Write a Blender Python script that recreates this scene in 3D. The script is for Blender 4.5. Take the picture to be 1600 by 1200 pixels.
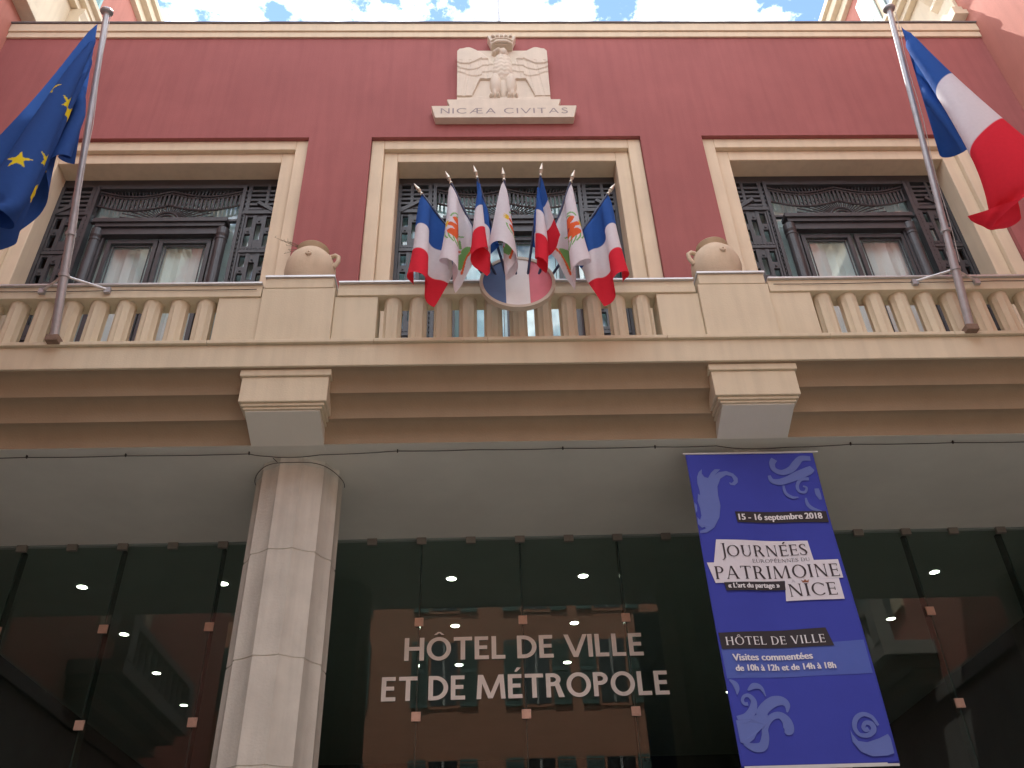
import bpy, bmesh, math, random
import numpy as np
from mathutils import Vector, Matrix
from mathutils.geometry import tessellate_polygon
for _o in list(bpy.data.objects): bpy.data.objects.remove(_o)
SC = bpy.context.scene; COL = SC.collection
R = math.radians; rnd = random.Random(7)

# ------------------------------------------------------------------ camera
def cam_axes(yaw, pit, roll):
    cy, sy = math.cos(yaw), math.sin(yaw)
    f = Vector((sy*math.cos(pit), cy*math.cos(pit), math.sin(pit)))
    r0 = Vector((cy, -sy, 0)); u0 = r0.cross(f)
    c, s = math.cos(roll), math.sin(roll)
    return c*r0+s*u0, -s*r0+c*u0, f
cr_, cu_, cf_ = cam_axes(0.0398, 0.6318, -0.0371)
cam = bpy.data.cameras.new('camera'); cam.sensor_width = 36; cam.lens = 1400.65/1600*36
cam.clip_start = .05; cam.clip_end = 2000
CAM = bpy.data.objects.new('camera', cam); COL.objects.link(CAM)
CAM.matrix_world = Matrix(((cr_.x, cu_.x, -cf_.x, -0.3647), (cr_.y, cu_.y, -cf_.y, -7.8785), (cr_.z, cu_.z, -cf_.z, 1.6), (0, 0, 0, 1)))
SC.camera = CAM
# ------------------------------------------------------------------ world, sun, exposure
SUN_DIR = Vector((-0.20, 0.385, 0.90)).normalized()       # towards the sun: high, a little left, just over the roof line
SUN_EL = math.asin(SUN_DIR.z); SUN_AZ = math.atan2(SUN_DIR.x, SUN_DIR.y)
W = bpy.data.worlds.new('World'); SC.world = W; W.use_nodes = True
SKY_OFFSET = (0.931, 0.37, 0.213)
wn = W.node_tree; wn.nodes.clear()
def wnode(t, **k):
    n = wn.nodes.new(t)
    for a, b in k.items(): setattr(n, a, b)
    return n
out = wnode('ShaderNodeOutputWorld'); bg = wnode('ShaderNodeBackground')
sky = wnode('ShaderNodeTexSky', sky_type='NISHITA', sun_disc=False)
sky.sun_elevation = SUN_EL; sky.sun_rotation = SUN_AZ; sky.air_density = 1.0; sky.dust_density = 0.0; sky.ozone_density = 1.5
tc = wnode('ShaderNodeTexCoord'); mp = wnode('ShaderNodeMapping'); mp.inputs['Scale'].default_value = (1, 1, 1.5); mp.inputs['Location'].default_value = SKY_OFFSET
no = wnode('ShaderNodeTexNoise'); no.inputs['Scale'].default_value = 9; no.inputs['Detail'].default_value = 7; no.inputs['Roughness'].default_value = .62
rp = wnode('ShaderNodeValToRGB'); rp.color_ramp.elements[0].position = .44; rp.color_ramp.elements[1].position = .70
mx = wnode('ShaderNodeMix', data_type='RGBA'); mx.inputs['B'].default_value = (15, 14.9, 14.6, 1)
wl = wn.links.new
wl(tc.outputs['Generated'], mp.inputs['Vector']); wl(mp.outputs['Vector'], no.inputs['Vector']); wl(no.outputs['Fac'], rp.inputs['Fac'])
wl(rp.outputs['Color'], mx.inputs['Factor']); vs_ = wnode('ShaderNodeVectorMath', operation='SCALE'); vs_.inputs['Scale'].default_value = .55; wl(sky.outputs['Color'], vs_.inputs[0]); wl(vs_.outputs['Vector'], mx.inputs['A']); wl(mx.outputs['Result'], bg.inputs['Color'])
bg.inputs['Strength'].default_value = 0.15
wl(bg.outputs['Background'], out.inputs['Surface'])
sl = bpy.data.lights.new('sun', 'SUN'); sl.energy = 2.8; sl.angle = R(.6); sl.color = (1, .96, .9)
SUN = bpy.data.objects.new('sun', sl); COL.objects.link(SUN); SUN.location = (0, 0, 40)
SUN.rotation_euler = SUN_DIR.to_track_quat('Z', 'Y').to_euler()
SC.view_settings.view_transform = 'Standard'; SC.view_settings.look = 'None'; SC.view_settings.gamma = 1
SC.view_settings.exposure = 2.0
SC.render.engine = 'CYCLES'; SC.cycles.max_bounces = 10; SC.cycles.diffuse_bounces = 5; SC.cycles.transparent_max_bounces = 16
SC.cycles.use_denoising = True; SC.cycles.sample_clamp_indirect = 6

# ------------------------------------------------------------------ materials
MATS = {}
def M(name, col, rough=.85, var=.1, scale=1.6, streak=.0, bump=.0, bscale=90, spec=.3, metal=0, vcol=None, transl=0, tint2=None):
    if name in MATS: return MATS[name]
    m = bpy.data.materials.new(name); m.use_nodes = True; MATS[name] = m
    nt = m.node_tree; N = nt.nodes; L = nt.links.new
    b = N['Principled BSDF']; b.inputs['Roughness'].default_value = rough; b.inputs['Metallic'].default_value = metal
    b.inputs['Specular IOR Level'].default_value = spec
    t = N.new('ShaderNodeTexCoord')
    if vcol:
        a = N.new('ShaderNodeAttribute'); a.attribute_name = vcol; src = a.outputs['Color']
    else:
        r = N.new('ShaderNodeRGB'); r.outputs[0].default_value = (*col, 1); src = r.outputs[0]
    n = N.new('ShaderNodeTexNoise'); n.inputs['Scale'].default_value = scale; n.inputs['Detail'].default_value = 8; n.inputs['Roughness'].default_value = .62
    L(t.outputs['Object'], n.inputs['Vector'])
    cr = N.new('ShaderNodeMapRange'); cr.inputs['From Min'].default_value = .3; cr.inputs['From Max'].default_value = .7
    cr.inputs['To Min'].default_value = 1-var; cr.inputs['To Max'].default_value = 1+var
    L(n.outputs['Fac'], cr.inputs['Value'])
    val = cr.outputs['Result']
    if streak:
        mp = N.new('ShaderNodeMapping'); mp.inputs['Scale'].default_value = (7, 7, .45); L(t.outputs['Object'], mp.inputs['Vector'])
        n2 = N.new('ShaderNodeTexNoise'); n2.inputs['Scale'].default_value = 1.5; n2.inputs['Detail'].default_value = 6
        L(mp.outputs['Vector'], n2.inputs['Vector'])
        c2 = N.new('ShaderNodeMapRange'); c2.inputs['From Min'].default_value = .42; c2.inputs['From Max'].default_value = .72
        c2.inputs['To Min'].default_value = 1; c2.inputs['To Max'].default_value = 1-streak
        L(n2.outputs['Fac'], c2.inputs['Value'])
        mu = N.new('ShaderNodeMath'); mu.operation = 'MULTIPLY'; L(val, mu.inputs[0]); L(c2.outputs['Result'], mu.inputs[1]); val = mu.outputs[0]
    vm = N.new('ShaderNodeVectorMath'); vm.operation = 'SCALE'; L(src, vm.inputs[0]); L(val, vm.inputs['Scale'])
    csrc = vm.outputs['Vector']
    if tint2:
        mx = N.new('ShaderNodeMix'); mx.data_type = 'RGBA'; n3 = N.new('ShaderNodeTexNoise'); n3.inputs['Scale'].default_value = scale*.55; n3.inputs['Detail'].default_value = 5
        L(t.outputs['Object'], n3.inputs['Vector'])
        c3 = N.new('ShaderNodeMapRange'); c3.inputs['From Min'].default_value = .45; c3.inputs['From Max'].default_value = .75; c3.inputs['To Max'].default_value = .6
        L(n3.outputs['Fac'], c3.inputs['Value']); L(c3.outputs['Result'], mx.inputs['Factor']); L(csrc, mx.inputs['A']); mx.inputs['B'].default_value = (*tint2, 1)
        csrc = mx.outputs['Result']
    L(csrc, b.inputs['Base Color'])
    if bump:
        nb = N.new('ShaderNodeTexNoise'); nb.inputs['Scale'].default_value = bscale; nb.inputs['Detail'].default_value = 5
        L(t.outputs['Object'], nb.inputs['Vector'])
        bp = N.new('ShaderNodeBump'); bp.inputs['Strength'].default_value = bump; bp.inputs['Distance'].default_value = .01
        L(nb.outputs['Fac'], bp.inputs['Height']); L(bp.outputs['Normal'], b.inputs['Normal'])
    if transl:
        tr = N.new('ShaderNodeBsdfTranslucent'); L(csrc, tr.inputs['Color'])
        ms = N.new('ShaderNodeMixShader'); ms.inputs[0].default_value = transl
        L(b.outputs[0], ms.inputs[1]); L(tr.outputs[0], ms.inputs[2]); L(ms.outputs[0], N['Material Output'].inputs['Surface'])
    return m
def glass(name, tint, ior=1.5, strength=1.0):
    if name in MATS: return MATS[name]
    m = bpy.data.materials.new(name); m.use_nodes = True; MATS[name] = m
    nt = m.node_tree; N = nt.nodes; L = nt.links.new; N.remove(N['Principled BSDF'])
    tr = N.new('ShaderNodeBsdfTransparent'); tr.inputs['Color'].default_value = (*tint, 1)
    gl = N.new('ShaderNodeBsdfGlossy'); gl.inputs['Roughness'].default_value = .0; gl.inputs['Color'].default_value = (.95, .97, .97, 1)
    fr = N.new('ShaderNodeFresnel'); ge = N.new('ShaderNodeNewGeometry'); ex = N.new('ShaderNodeMath'); ex.operation = 'MULTIPLY_ADD'; ex.inputs[1].default_value = -2; ex.inputs[2].default_value = 1; L(ge.outputs['Backfacing'], ex.inputs[0])
    po = N.new('ShaderNodeMath'); po.operation = 'POWER'; po.inputs[0].default_value = ior; L(ex.outputs[0], po.inputs[1]); L(po.outputs[0], fr.inputs['IOR'])   # a thin pane: no total reflection at the far face
    n = N.new('ShaderNodeTexNoise'); n.inputs['Scale'].default_value = 1.1; t = N.new('ShaderNodeTexCoord'); L(t.outputs['Object'], n.inputs['Vector'])
    bp = N.new('ShaderNodeBump'); bp.inputs['Strength'].default_value = .012; bp.inputs['Distance'].default_value = .05
    L(n.outputs['Fac'], bp.inputs['Height']); L(bp.outputs['Normal'], gl.inputs['Normal'])
    ms = N.new('ShaderNodeMixShader'); L(fr.outputs[0], ms.inputs[0]); L(tr.outputs[0], ms.inputs[1]); L(gl.outputs[0], ms.inputs[2])
    L(ms.outputs[0], N['Material Output'].inputs['Surface'])
    return m
def emit(name, col, st):
    if name in MATS: return MATS[name]
    m = bpy.data.materials.new(name); m.use_nodes = True; MATS[name] = m
    b = m.node_tree.nodes['Principled BSDF']; b.inputs['Base Color'].default_value = (.8, .8, .8, 1)
    b.inputs['Emission Color'].default_value = (*col, 1); b.inputs['Emission Strength'].default_value = st
    return m
RED = M('red_plaster', (.34, .117, .11), .9, .09, .9, .11, .25, 70, tint2=(.295, .097, .093))
WING = M('salmon_plaster', (.46, .185, .14), .9, .08, .8, .08, .25, 70)
CREAM = M('cream_stucco', (.67, .58, .42), .85, .06, 1.3, .10, .18, 60, tint2=(.63, .54, .385))
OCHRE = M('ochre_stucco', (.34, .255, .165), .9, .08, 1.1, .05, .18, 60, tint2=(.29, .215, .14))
CREAM2 = M('pale_cream_stucco', (.68, .57, .41), .85, .06, 1.3, .08, .15, 60)
SOFFIT = M('ceiling_paint', (.74, .72, .63), .9, .07, 1.0, 0, .1, 50, tint2=(.66, .64, .555))
STONE = M('column_stone', (.63, .605, .525), .8, .09, 3.0, .14, .3, 45, tint2=(.565, .535, .465))
RELIEF = M('relief_stone', (.66, .58, .47), .85, .05, 4, .06, .15, 80)
BRONZE = M('dark_bronze', (.045, .044, .048), .45, .25, 5, 0, .1, 60, .5)
ZINC = M('zinc_flashing', (.62, .62, .62), .4, .1, 6, 0, 0, 60, .5, .4)
GREYM = M('galvanised_steel', (.42, .42, .43), .45, .12, 8, 0, .05, 90, .5, .55)
TEAL = M('teal_paint', (.30, .48, .46), .65, .1, 4, .1)
WHITEP = M('off_white_paint', (.62, .64, .62), .6, .06, 4)
JAR = M('jar_clay', (.60, .48, .34), .85, .06, 5, .1, .2, 60)
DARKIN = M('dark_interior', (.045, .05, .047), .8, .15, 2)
INCEIL = M('lobby_ceiling', (.36, .40, .36), .8, .05, 2)
PAVE = M('paving_stone', (.27, .265, .255), .85, .14, .7, 0, .2, 20)
ORANGE = M('orange_plaster', (.42, .20, .125), .9, .1, .6, .12, .2, 50)
CURT = M('white_curtain', (.66, .77, .75), .9, .07, 2)
CURTB = M('pale_blind', (.62, .88, .88), .9, .05, 2)
GLASSW = glass('window_glass', (.93, .96, .96), 1.75)
GLASSL = glass('lobby_glass', (.78, .83, .80), 1.45)
GLASSF = M('glass_edge_green', (.02, .04, .035), .1, .1, 3, spec=.6)
BLACK = M('dark_cable', (.06, .05, .042), .7, .1, 9)
BRASS = M('pale_metal_finial', (.62, .58, .48), .35, .1, 20, spec=.5, metal=.6)
STAFF = M('navy_staff_paint', (.03, .05, .11), .4, .1, 10, spec=.5)
GREYST = M('grey_base_stone', (.27, .26, .24), .85, .12, 2, .15, .2, 30)
ROOF = M('roof_felt', (.16, .15, .15), .9, .1, 2)
FLAGM = M('flag_cloth', (1, 1, 1), .9, .03, 30, vcol='dye', transl=.32, spec=.1)

# ------------------------------------------------------------------ mesh builder
class MB:
    def __init__(s): s.v = []; s.f = []
    def add(s, vs, fs):
        n = len(s.v); s.v += [tuple(map(float, p)) for p in vs]; s.f += [tuple(i+n for i in f) for f in fs]; return s
    def box(s, x0, x1, y0, y1, z0, z1):
        x0, x1 = min(x0, x1), max(x0, x1); y0, y1 = min(y0, y1), max(y0, y1); z0, z1 = min(z0, z1), max(z0, z1)
        return s.add([(x0, y0, z0), (x1, y0, z0), (x1, y1, z0), (x0, y1, z0), (x0, y0, z1), (x1, y0, z1), (x1, y1, z1), (x0, y1, z1)],
                     [(0, 3, 2, 1), (4, 5, 6, 7), (0, 1, 5, 4), (1, 2, 6, 5), (2, 3, 7, 6), (3, 0, 4, 7)])
    def prism(s, poly, fn, a, b):          # poly of 2D points, fn(p, t) -> 3D, extruded from a to b
        n = len(poly)
        vs = [fn(p, a) for p in poly]+[fn(p, b) for p in poly]
        fs = [(i, (i+1) % n, n+(i+1) % n, n+i) for i in range(n)]
        tri = tessellate_polygon([[Vector((p[0], p[1], 0)) for p in poly]])
        fs += [tuple(t) for t in tri]+[tuple(n+i for i in reversed(t)) for t in tri]
        return s.add(vs, fs)
    def lathe(s, prof, c=(0, 0, 0), n=32, caps=True):
        vs = []; fs = []
        for r, z in prof:
            for k in range(n):
                a = 2*math.pi*k/n; vs.append((c[0]+r*math.cos(a), c[1]+r*math.sin(a), c[2]+z))
        for i in range(len(prof)-1):
            for k in range(n):
                k2 = (k+1) % n; fs.append((i*n+k, i*n+k2, (i+1)*n+k2, (i+1)*n+k))
        if caps: fs.append(tuple(range(n-1, -1, -1))); fs.append(tuple((len(prof)-1)*n+k for k in range(n)))
        return s.add(vs, fs)
    def tube(s, path, r, n=8, cap=True):
        pts = [Vector(p) for p in path]; rs = r if isinstance(r, (list, tuple)) else [r]*len(pts)
        vs = []; fs = []; up = None
        for i, p in enumerate(pts):
            d = (pts[min(i+1, len(pts)-1)]-pts[max(i-1, 0)]).normalized()
            if up is None: up = Vector((0, 0, 1)) if abs(d.z) < .9 else Vector((1, 0, 0))
            a = d.cross(up).normalized(); b = a.cross(d).normalized(); up = b
            for k in range(n):
                t = 2*math.pi*k/n; vs.append(p+(a*math.cos(t)+b*math.sin(t))*rs[i])
        for i in range(len(pts)-1):
            for k in range(n):
                k2 = (k+1) % n; fs.append((i*n+k, i*n+k2, (i+1)*n+k2, (i+1)*n+k))
        if cap: fs.append(tuple(range(n-1, -1, -1))); fs.append(tuple((len(pts)-1)*n+k for k in range(n)))
        return s.add(vs, fs)
    def build(s, name, mat, parent=None, smooth=False, bevel=0, loc=None):
        me = bpy.data.meshes.new(name); me.from_pydata(s.v, [], s.f); me.update()
        bm = bmesh.new(); bm.from_mesh(me); bmesh.ops.recalc_face_normals(bm, faces=bm.faces); bm.to_mesh(me); bm.free()
        me.materials.append(mat)
        if smooth:
            for p in me.polygons: p.use_smooth = True
            try: me.set_sharp_from_angle(angle=R(38))
            except Exception: pass
        o = bpy.data.objects.new(name, me); COL.objects.link(o)
        if loc is not None: o.location = loc
        if parent: o.parent = parent
        if bevel:
            b = o.modifiers.new('bevel', 'BEVEL'); b.width = bevel; b.segments = 2; b.limit_method = 'ANGLE'; b.angle_limit = R(40)
        return o
def tag(o, label=None, cat=None, group=None, kind=None):
    for k, v in (('label', label), ('category', cat), ('group', group), ('kind', kind)):
        if v: o[k] = v
    return o
def thing(name, label, cat, loc=(0, 0, 0), group=None):
    o = bpy.data.objects.new(name, None); COL.objects.link(o); o.location = loc; o.empty_display_size = .2
    return tag(o, label, cat, group)
def dup(o, parent=None, loc=None):
    c = o.copy(); COL.objects.link(c)
    if parent is not None: c.parent = parent
    if loc is not None: c.location = loc
    for ch in list(o.children): dup(ch, c)
    return c

# ------------------------------------------------------------------ the setting
g = MB(); g.add([(-400, -400, 0), (400, -400, 0), (400, 400, 0), (-400, 400, 0)], [(0, 1, 2, 3)])
tag(g.build('ground', PAVE), kind='structure')

# ------------------------------------------------------------------ town hall
ZC = 6.238
TH = thing('town_hall', 'red town hall front with cream frames, balcony, pillared porch and glass ground floor', 'building')
XW = 7.4; BAY = 4.514
w = MB()
w.box(-XW, XW, 0, .5, 11.565, 14.19)
for a, b in ((-XW, -BAY-1.834), (-BAY+1.834, -1.834), (1.834, BAY-1.834), (BAY+1.834, XW)): w.box(a, b, 0, .5, 6.9, 11.565)
w.build('upper_wall', RED, TH)
c = MB()
c.box(-XW, XW, -.055, .0, 14.005, 14.19); c.box(-XW, XW, -.032, .0, 13.875, 14.002)
c.build('cornice', CREAM2, TH, bevel=.008)
MB().box(-XW, XW, -.075, .6, 14.193, 14.222).build('parapet_flashing', ROOF, TH)
MB().box(-XW, XW, .6, 12, 13.6, 13.8).build('roof', ROOF, TH)
MB().box(-XW, XW, 1.4, 12, 6.32, 6.88).build('upper_floor', DARKIN, TH)
MB().box(-XW, XW, 3.0, 3.1, 6.88, 13.6).build('inner_wall', DARKIN, TH)
# porch ceiling, stepped cornice under the balcony
MB().box(-XW, XW, -.604, 1.40, ZC, 6.31).build('porch_ceiling', SOFFIT, TH)
pr = [(-1.062, 6.82)]
for k in range(3):
    y0 = -1.062+.1505*k; z0 = 6.815-.1915*k
    for i in range(0, 9):
        t = math.pi/2*i/8
        pr.append((y0+.1505*math.sin(t), z0-.1915*(1-math.cos(t))))
pr = [p for p in pr if p]
pr += [(-.606, 6.311), (.0, 6.311), (.0, 6.82)]
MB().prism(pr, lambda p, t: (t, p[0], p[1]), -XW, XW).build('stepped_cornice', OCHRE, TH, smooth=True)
# brackets over the columns
for s in (-1, 1):
    x = 2.235*s
    b = MB()
    b.box(x-.43, x+.43, -1.05, -.5, 6.74, 6.812)
    b.box(x-.409, x+.409, -1.03, -.5, 6.455, 6.738)
    b.box(x-.388, x+.388, -1.008, -.5, 6.422, 6.453); b.box(x-.366, x+.366, -.99, -.5, 6.394, 6.42)
    br = b.build('bracket', CREAM, TH, bevel=.008)
    MB().prism([(-.97, 6.392), (-.97, 6.378), (-.60, 6.236), (-.5, 6.236), (-.5, 6.392)], lambda p, t: (t, p[0], p[1]), x-.345, x+.345).build('bracket_soffit', SOFFIT, br)
# columns
FL = 12
def column(x, y):
    m = MB(); n = FL*8
    def ring(r, z, depth=1):
        vs = []
        for k in range(n):
            a = 2*math.pi*k/n; ph = (k % 8)/8
            rr = r*(1-.075*depth*math.sin(math.pi*ph)**.8)
            vs.append((rr*math.cos(a+.23), rr*math.sin(a+.23), z))
        return vs
    zs = [0, .9, 1.75, 2.55, 3.40, 4.28, 5.265, 6.16, ZC]
    rows = []
    for i, z in enumerate(zs):
        r = .42+.028*(1-z/6.2)
        if 0 < i < 7: rows += [ring(r, z-.009), ring(r-.008, z-.004), ring(r-.008, z+.004), ring(r, z+.009)]
        elif i == 7: rows += [ring(r, z-.012), ring(r-.004, z), ring(r+.004, z+.01)]
        else: rows.append(ring(r+(.004 if i == 8 else 0), z))
    vs = [v for r_ in rows for v in r_]; fs = []
    for i in range(len(rows)-1):
        for k in range(n): k2 = (k+1) % n; fs.append((i*n+k, i*n+k2, (i+1)*n+k2, (i+1)*n+k))
    m.add(vs, fs)
    return m.build('column', STONE, TH, smooth=True, loc=(x, y, 0))
column(-2.215, .01); column(2.215, .01); column(-6.66, .01); column(6.66, .01)

# balcony
BAL = bpy.data.objects.new('balcony', None); COL.objects.link(BAL); BAL.parent = TH
m = MB(); m.box(-XW, XW, -1.085, .0, 6.822, 7.085); m.build('balcony_slab', CREAM, BAL, bevel=.008)
m = MB()
kx = [-XW, -5.35, -3.02, -1.42, -.55, -.32, 1.44, 3.05, 4.3, 5.9, XW]
for a, b in zip(kx[:-1], kx[1:]): m.box(a+.0015, b-.0015, -1.118, -.2, 7.087, 7.128)
m.build('balcony_kerb', CREAM, BAL, bevel=.006)
m = MB()
PI_ = (-2.22, 2.22)
edges = [-XW, -2.60, -1.83, 1.83, 2.60, XW]
for a, b in ((-XW, -2.60), (-1.83, 1.83), (2.60, XW)):
    m.box(a, b, -1.052, -.80, 7.742, 7.826); m.box(a, b, -1.04, -.80, 7.828, 7.905)
m.build('hand_rail', CREAM, BAL, bevel=.006)
fl = MB()
for a, b in ((-XW, -2.605), (-1.825, 1.825), (2.605, XW)): fl.box(a, b, -1.07, -.78, 7.907, 7.926)
fl.build('rail_flashing', ZINC, BAL)
for x in PI_:
    p = MB(); p.box(x-.365, x+.365, -1.07, -.38, 7.13, 7.83); p.box(x-.345, x+.345, -1.075, -.38, 7.832, 7.965)
    p.box(x-.80, x-.367, -1.035, -.78, 7.13, 7.74); p.box(x+.367, x+.80, -1.035, -.78, 7.13, 7.74)
    pp = p.build('pedestal', CREAM, BAL, bevel=.007)
    MB().box(x-.355, x+.355, -1.095, -.36, 7.967, 7.99).build('pedestal_flashing', ZINC, pp)
def baluster_mb():
    m = MB(); nf = 10; n = nf*6; r0 = .094
    def ring(r, z, d):
        return [((r*(1-d*abs(math.sin(math.pi*(k % 6)/6))**1.0))*math.cos(2*math.pi*k/n+.3), (r*(1-d*abs(math.sin(math.pi*(k % 6)/6))))*math.sin(2*math.pi*k/n+.3), z) for k in range(n)]
    rows = [ring(r0, 0, .10), ring(r0, .50, .10), ring(r0*.995, .535, .05), ring(r0, .55, 0), ring(r0*.985, .61, 0)]
    fs = []
    for i in range(len(rows)-1):
        for k in range(n): k2 = (k+1) % n; fs.append((i*n+k, i*n+k2, (i+1)*n+k2, (i+1)*n+k))
    return m.add([v for r_ in rows for v in r_], fs)
b0 = None
xs = [(-1.27+.254*i) for i in range(11)]
xs += [-3.165-.2665*i for i in range(11)]+[3.165+.2665*i for i in range(11)]
for x in xs:
    if b0 is None: b0 = baluster_mb().build('baluster', CREAM, BAL, smooth=True, loc=(x, -.93, 7.13))
    else: dup(b0, BAL, (x, -.93, 7.13)).rotation_euler.z = rnd.uniform(-.15, .15)
for s in (-1, 1): MB().box(s*6.1, s*XW, -1.035, -.78, 7.13, 7.74).build('balcony_panel', CREAM, BAL, bevel=.007)

# upper windows ------------------------------------------------------------
def frame3(m, hi, ho, zti, zto, y0, y1, x0):
    m.box(x0-ho, x0-hi, y0, y1, 6.9, zto); m.box(x0+hi, x0+ho, y0, y1, 6.9, zto); m.box(x0-hi, x0+hi, y0, y1, zti, zto)
def slit_screen(m, x0, x1, z0, z1, y, d):
    """a bronze lattice: upright bars with staggered open slits, in groups parted by cross bars"""
    wd = x1-x0; gh = .70; z = z0; cols = 3; pitch = wd/cols
    while z < z1-.08:
        zt = min(z+gh, z1)
        m.box(x0, x1, y-.012, y+d+.004, z, z+.05); m.box(x0, x1, y-.006, y+d+.002, z+.052, z+.09)
        for q in range(9): m.box(x0+wd*(q+.2)/9, x0+wd*(q+.8)/9, y-.016, y-.007, z+.058, z+.084)
        lo = z+.092
        for c_ in range(cols):
            xa = x0+pitch*c_; xb = xa+pitch; e = pitch*.20
            m.box(xa, xa+e, y, y+d, lo, zt); m.box(xb-e, xb, y, y+d, lo, zt)
            solid = ((0, .03), (.26, .37), (.57, .7)) if c_ % 2 == 0 else ((0, .15), (.45, .7))
            for a, b in solid:
                b = min(lo+b, zt)
                if b > lo+a+.004: m.box(xa+e, xb-e, y+.006, y+d-.004, lo+a, b)
                if a and b-lo-a > .05: m.box((xa+xb)/2-.012, (xa+xb)/2+.012, y-.008, y+.005, lo+a+.03, lo+a+.055)
        z = zt
def upper_window(x0, curt, panes):
    wroot = bpy.data.objects.new('window', None); COL.objects.link(wroot); wroot.parent = TH; wroot.location = (x0, 0, 0)
    s = MB(); frame3(s, 1.66, 1.832, 11.385, 11.563, .058, .5, 0); frame3(s, 1.478, 1.658, 11.20, 11.383, .125, .52, 0)
    s.build('stone_surround', CREAM2, wroot, bevel=.01)
    MB().box(-1.478, 1.478, .415, .60, 11.06, 11.198).build('lintel', BRONZE, wroot)
    f = MB(); y = .40
    H = 1.476
    # outer frame and main uprights
    for sx in (-1, 1):
        f.box(sx*(H-.045), sx*H, y, y+.09, 6.9, 11.055)
        f.box(sx*.955, sx*1.0, y-.02, y+.09, 6.9, 11.055); f.box(sx*1.02, sx*1.045, y, y+.09, 6.9, 10.58)
        slit_screen(f, min(sx*1.05, sx*1.425), max(sx*1.05, sx*1.425), 7.0, 10.50, y+.01, .05)
        f.box(sx*1.0, sx*(H-.045), y-.01, y+.08, 10.505, 10.565)
        # upper corner: level slits and a slanting bar
        for k in range(5):
            zz = 10.60+.085*k
            f.box(sx*1.0, sx*(H-.045), y+.01, y+.06, zz, zz+.04)
        f.box(sx*1.02, sx*1.07, y+.004, y+.066, 10.565, 11.05); f.box(sx*1.27, sx*1.31, y+.004, y+.066, 10.565, 11.05)
        f.prism([(sx*1.431, 10.50), (sx*1.431, 10.58), (sx*1.2, 10.74), (sx*1.17, 10.70)], lambda p, t: (p[0], t, p[1]), y-.02, y+.07)
        for zz in np.arange(7.1, 10.5, .075):   # beaded edge
            f.box(sx*1.006, sx*1.016, y-.012, y+.05, zz, zz+.045)
    f.box(-1.0, 1.0, y-.012, y+.09, 11.0, 11.055)
    # fan work in the transom
    zb = 10.40
    f.box(-.955, .955, y+.02, y+.07, 10.395, 10.43)
    for k in range(27):
        a = math.pi*(k+.5)/27; r0, r1 = .17, min(.62, .80/abs(math.cos(a)) if abs(math.cos(a)) > .01 else 9)
        r1 = min(r1, .34/max(math.sin(a), .01)+.02)
        f.tube([(r0*math.cos(a), y+.04, zb+r0*math.sin(a)), (r1*math.cos(a), y+.04, zb+r1*math.sin(a))], .009, 5)
    for rr in (.17, .12):
        f.tube([(rr*math.cos(math.pi*k/14), y+.03, zb+rr*math.sin(math.pi*k/14)) for k in range(15)], .016, 6)
    for k in range(34):
        xx = -.92+1.84*k/33; dz = .10*(1-(abs(xx)-.46)**2/.21) if True else 0
        top = 10.93-.10*math.sin(math.pi*abs(xx)/.92)
        f.box(xx-.013, xx+.013, y+.025, y+.055, top-.22, top)
    for off in (0, -.22, .05):
        f.tube([(-.95+1.9*k/40, y+.03, 10.93+off-.10*math.sin(math.pi*abs(-.95+1.9*k/40)/.95)) for k in range(41)], .015, 6)
    for k in range(40):
        xx = -.93+1.86*k/39
        f.tube([(xx, y+.045, 10.99), (xx*.93, y+.045, 10.94-.10*math.sin(math.pi*abs(xx)/.95))], .008, 5)
    # entablature, engaged colonettes
    f.box(-.86, .86, y-.10, y+.05, 10.28, 10.345); f.box(-.83, .83, y-.075, y+.05, 10.215, 10.278); f.box(-.80, .80, y-.045, y+.05, 10.10, 10.213)
    for sx in (-1, 1):
        f.lathe([(.07, 0), (.07, 3.1), (.078, 3.11), (.078, 3.14), (.068, 3.15), (.082, 3.19), (.082, 3.3)], (sx*.80, y+.0, 6.9), 16)
        f.box(sx*.70, sx*.735, y, y+.06, 6.9, 10.1)
    f.build('bronze_screen', BRONZE, wroot)
    # casements
    for a, b in panes:
        cs = MB(); yy = y+.02
        for xa, xb, za, zb_ in ((a-.05, a, 6.9, 10.06), (b, b+.05, 6.9, 10.06), (a, b, 10.0, 10.06), (a, b, 6.9, 7.2)):
            cs.box(xa, xb, yy, yy+.05, za, zb_)
        cs.box(a+.035, a+.042, yy+.02, yy+.04, 7.2, 9.965); cs.box(b-.042, b-.035, yy+.02, yy+.04, 7.2, 9.965); cs.box(a+.035, b-.035, yy+.018, yy+.038, 9.955, 9.965)
        cc = cs.build('casement', BRONZE, wroot)
        MB().box(a, b, yy+.041, yy+.047, 7.2, 10.0).build('pane', GLASSW, cc)
    sg = MB(); sg.box(-1.43, -.74, y+.10, y+.106, 6.9, 11.05); sg.box(.74, 1.43, y+.10, y+.106, 6.9, 11.05); sg.box(-.738, .738, y+.10, y+.106, 10.4, 11.05); sg.build('screen_glass', GLASSW, wroot)
    n = 60; cv = MB(); vs = []; fs = []
    for i in range(n+1):
        xx = -1.42+2.84*i/n; yy = y+.165+.022*math.sin(i*1.7)+.012*math.sin(i*.63+x0)
        vs += [(xx, yy, 6.95), (xx, yy, 11.0)]
    for i in range(n): fs.append((2*i, 2*i+2, 2*i+3, 2*i+1))
    cv.add(vs, fs); cv.build('curtain', curt, wroot, smooth=True)
    return wroot
upper_window(-BAY, CURT, ((-.60, -.06), (.06, .62)))
upper_window(0, CURTB, ((-.60, -.06), (.06, .62)))
upper_window(BAY, CURT, ((-.62, -.06), (.09, .66)))

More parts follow.
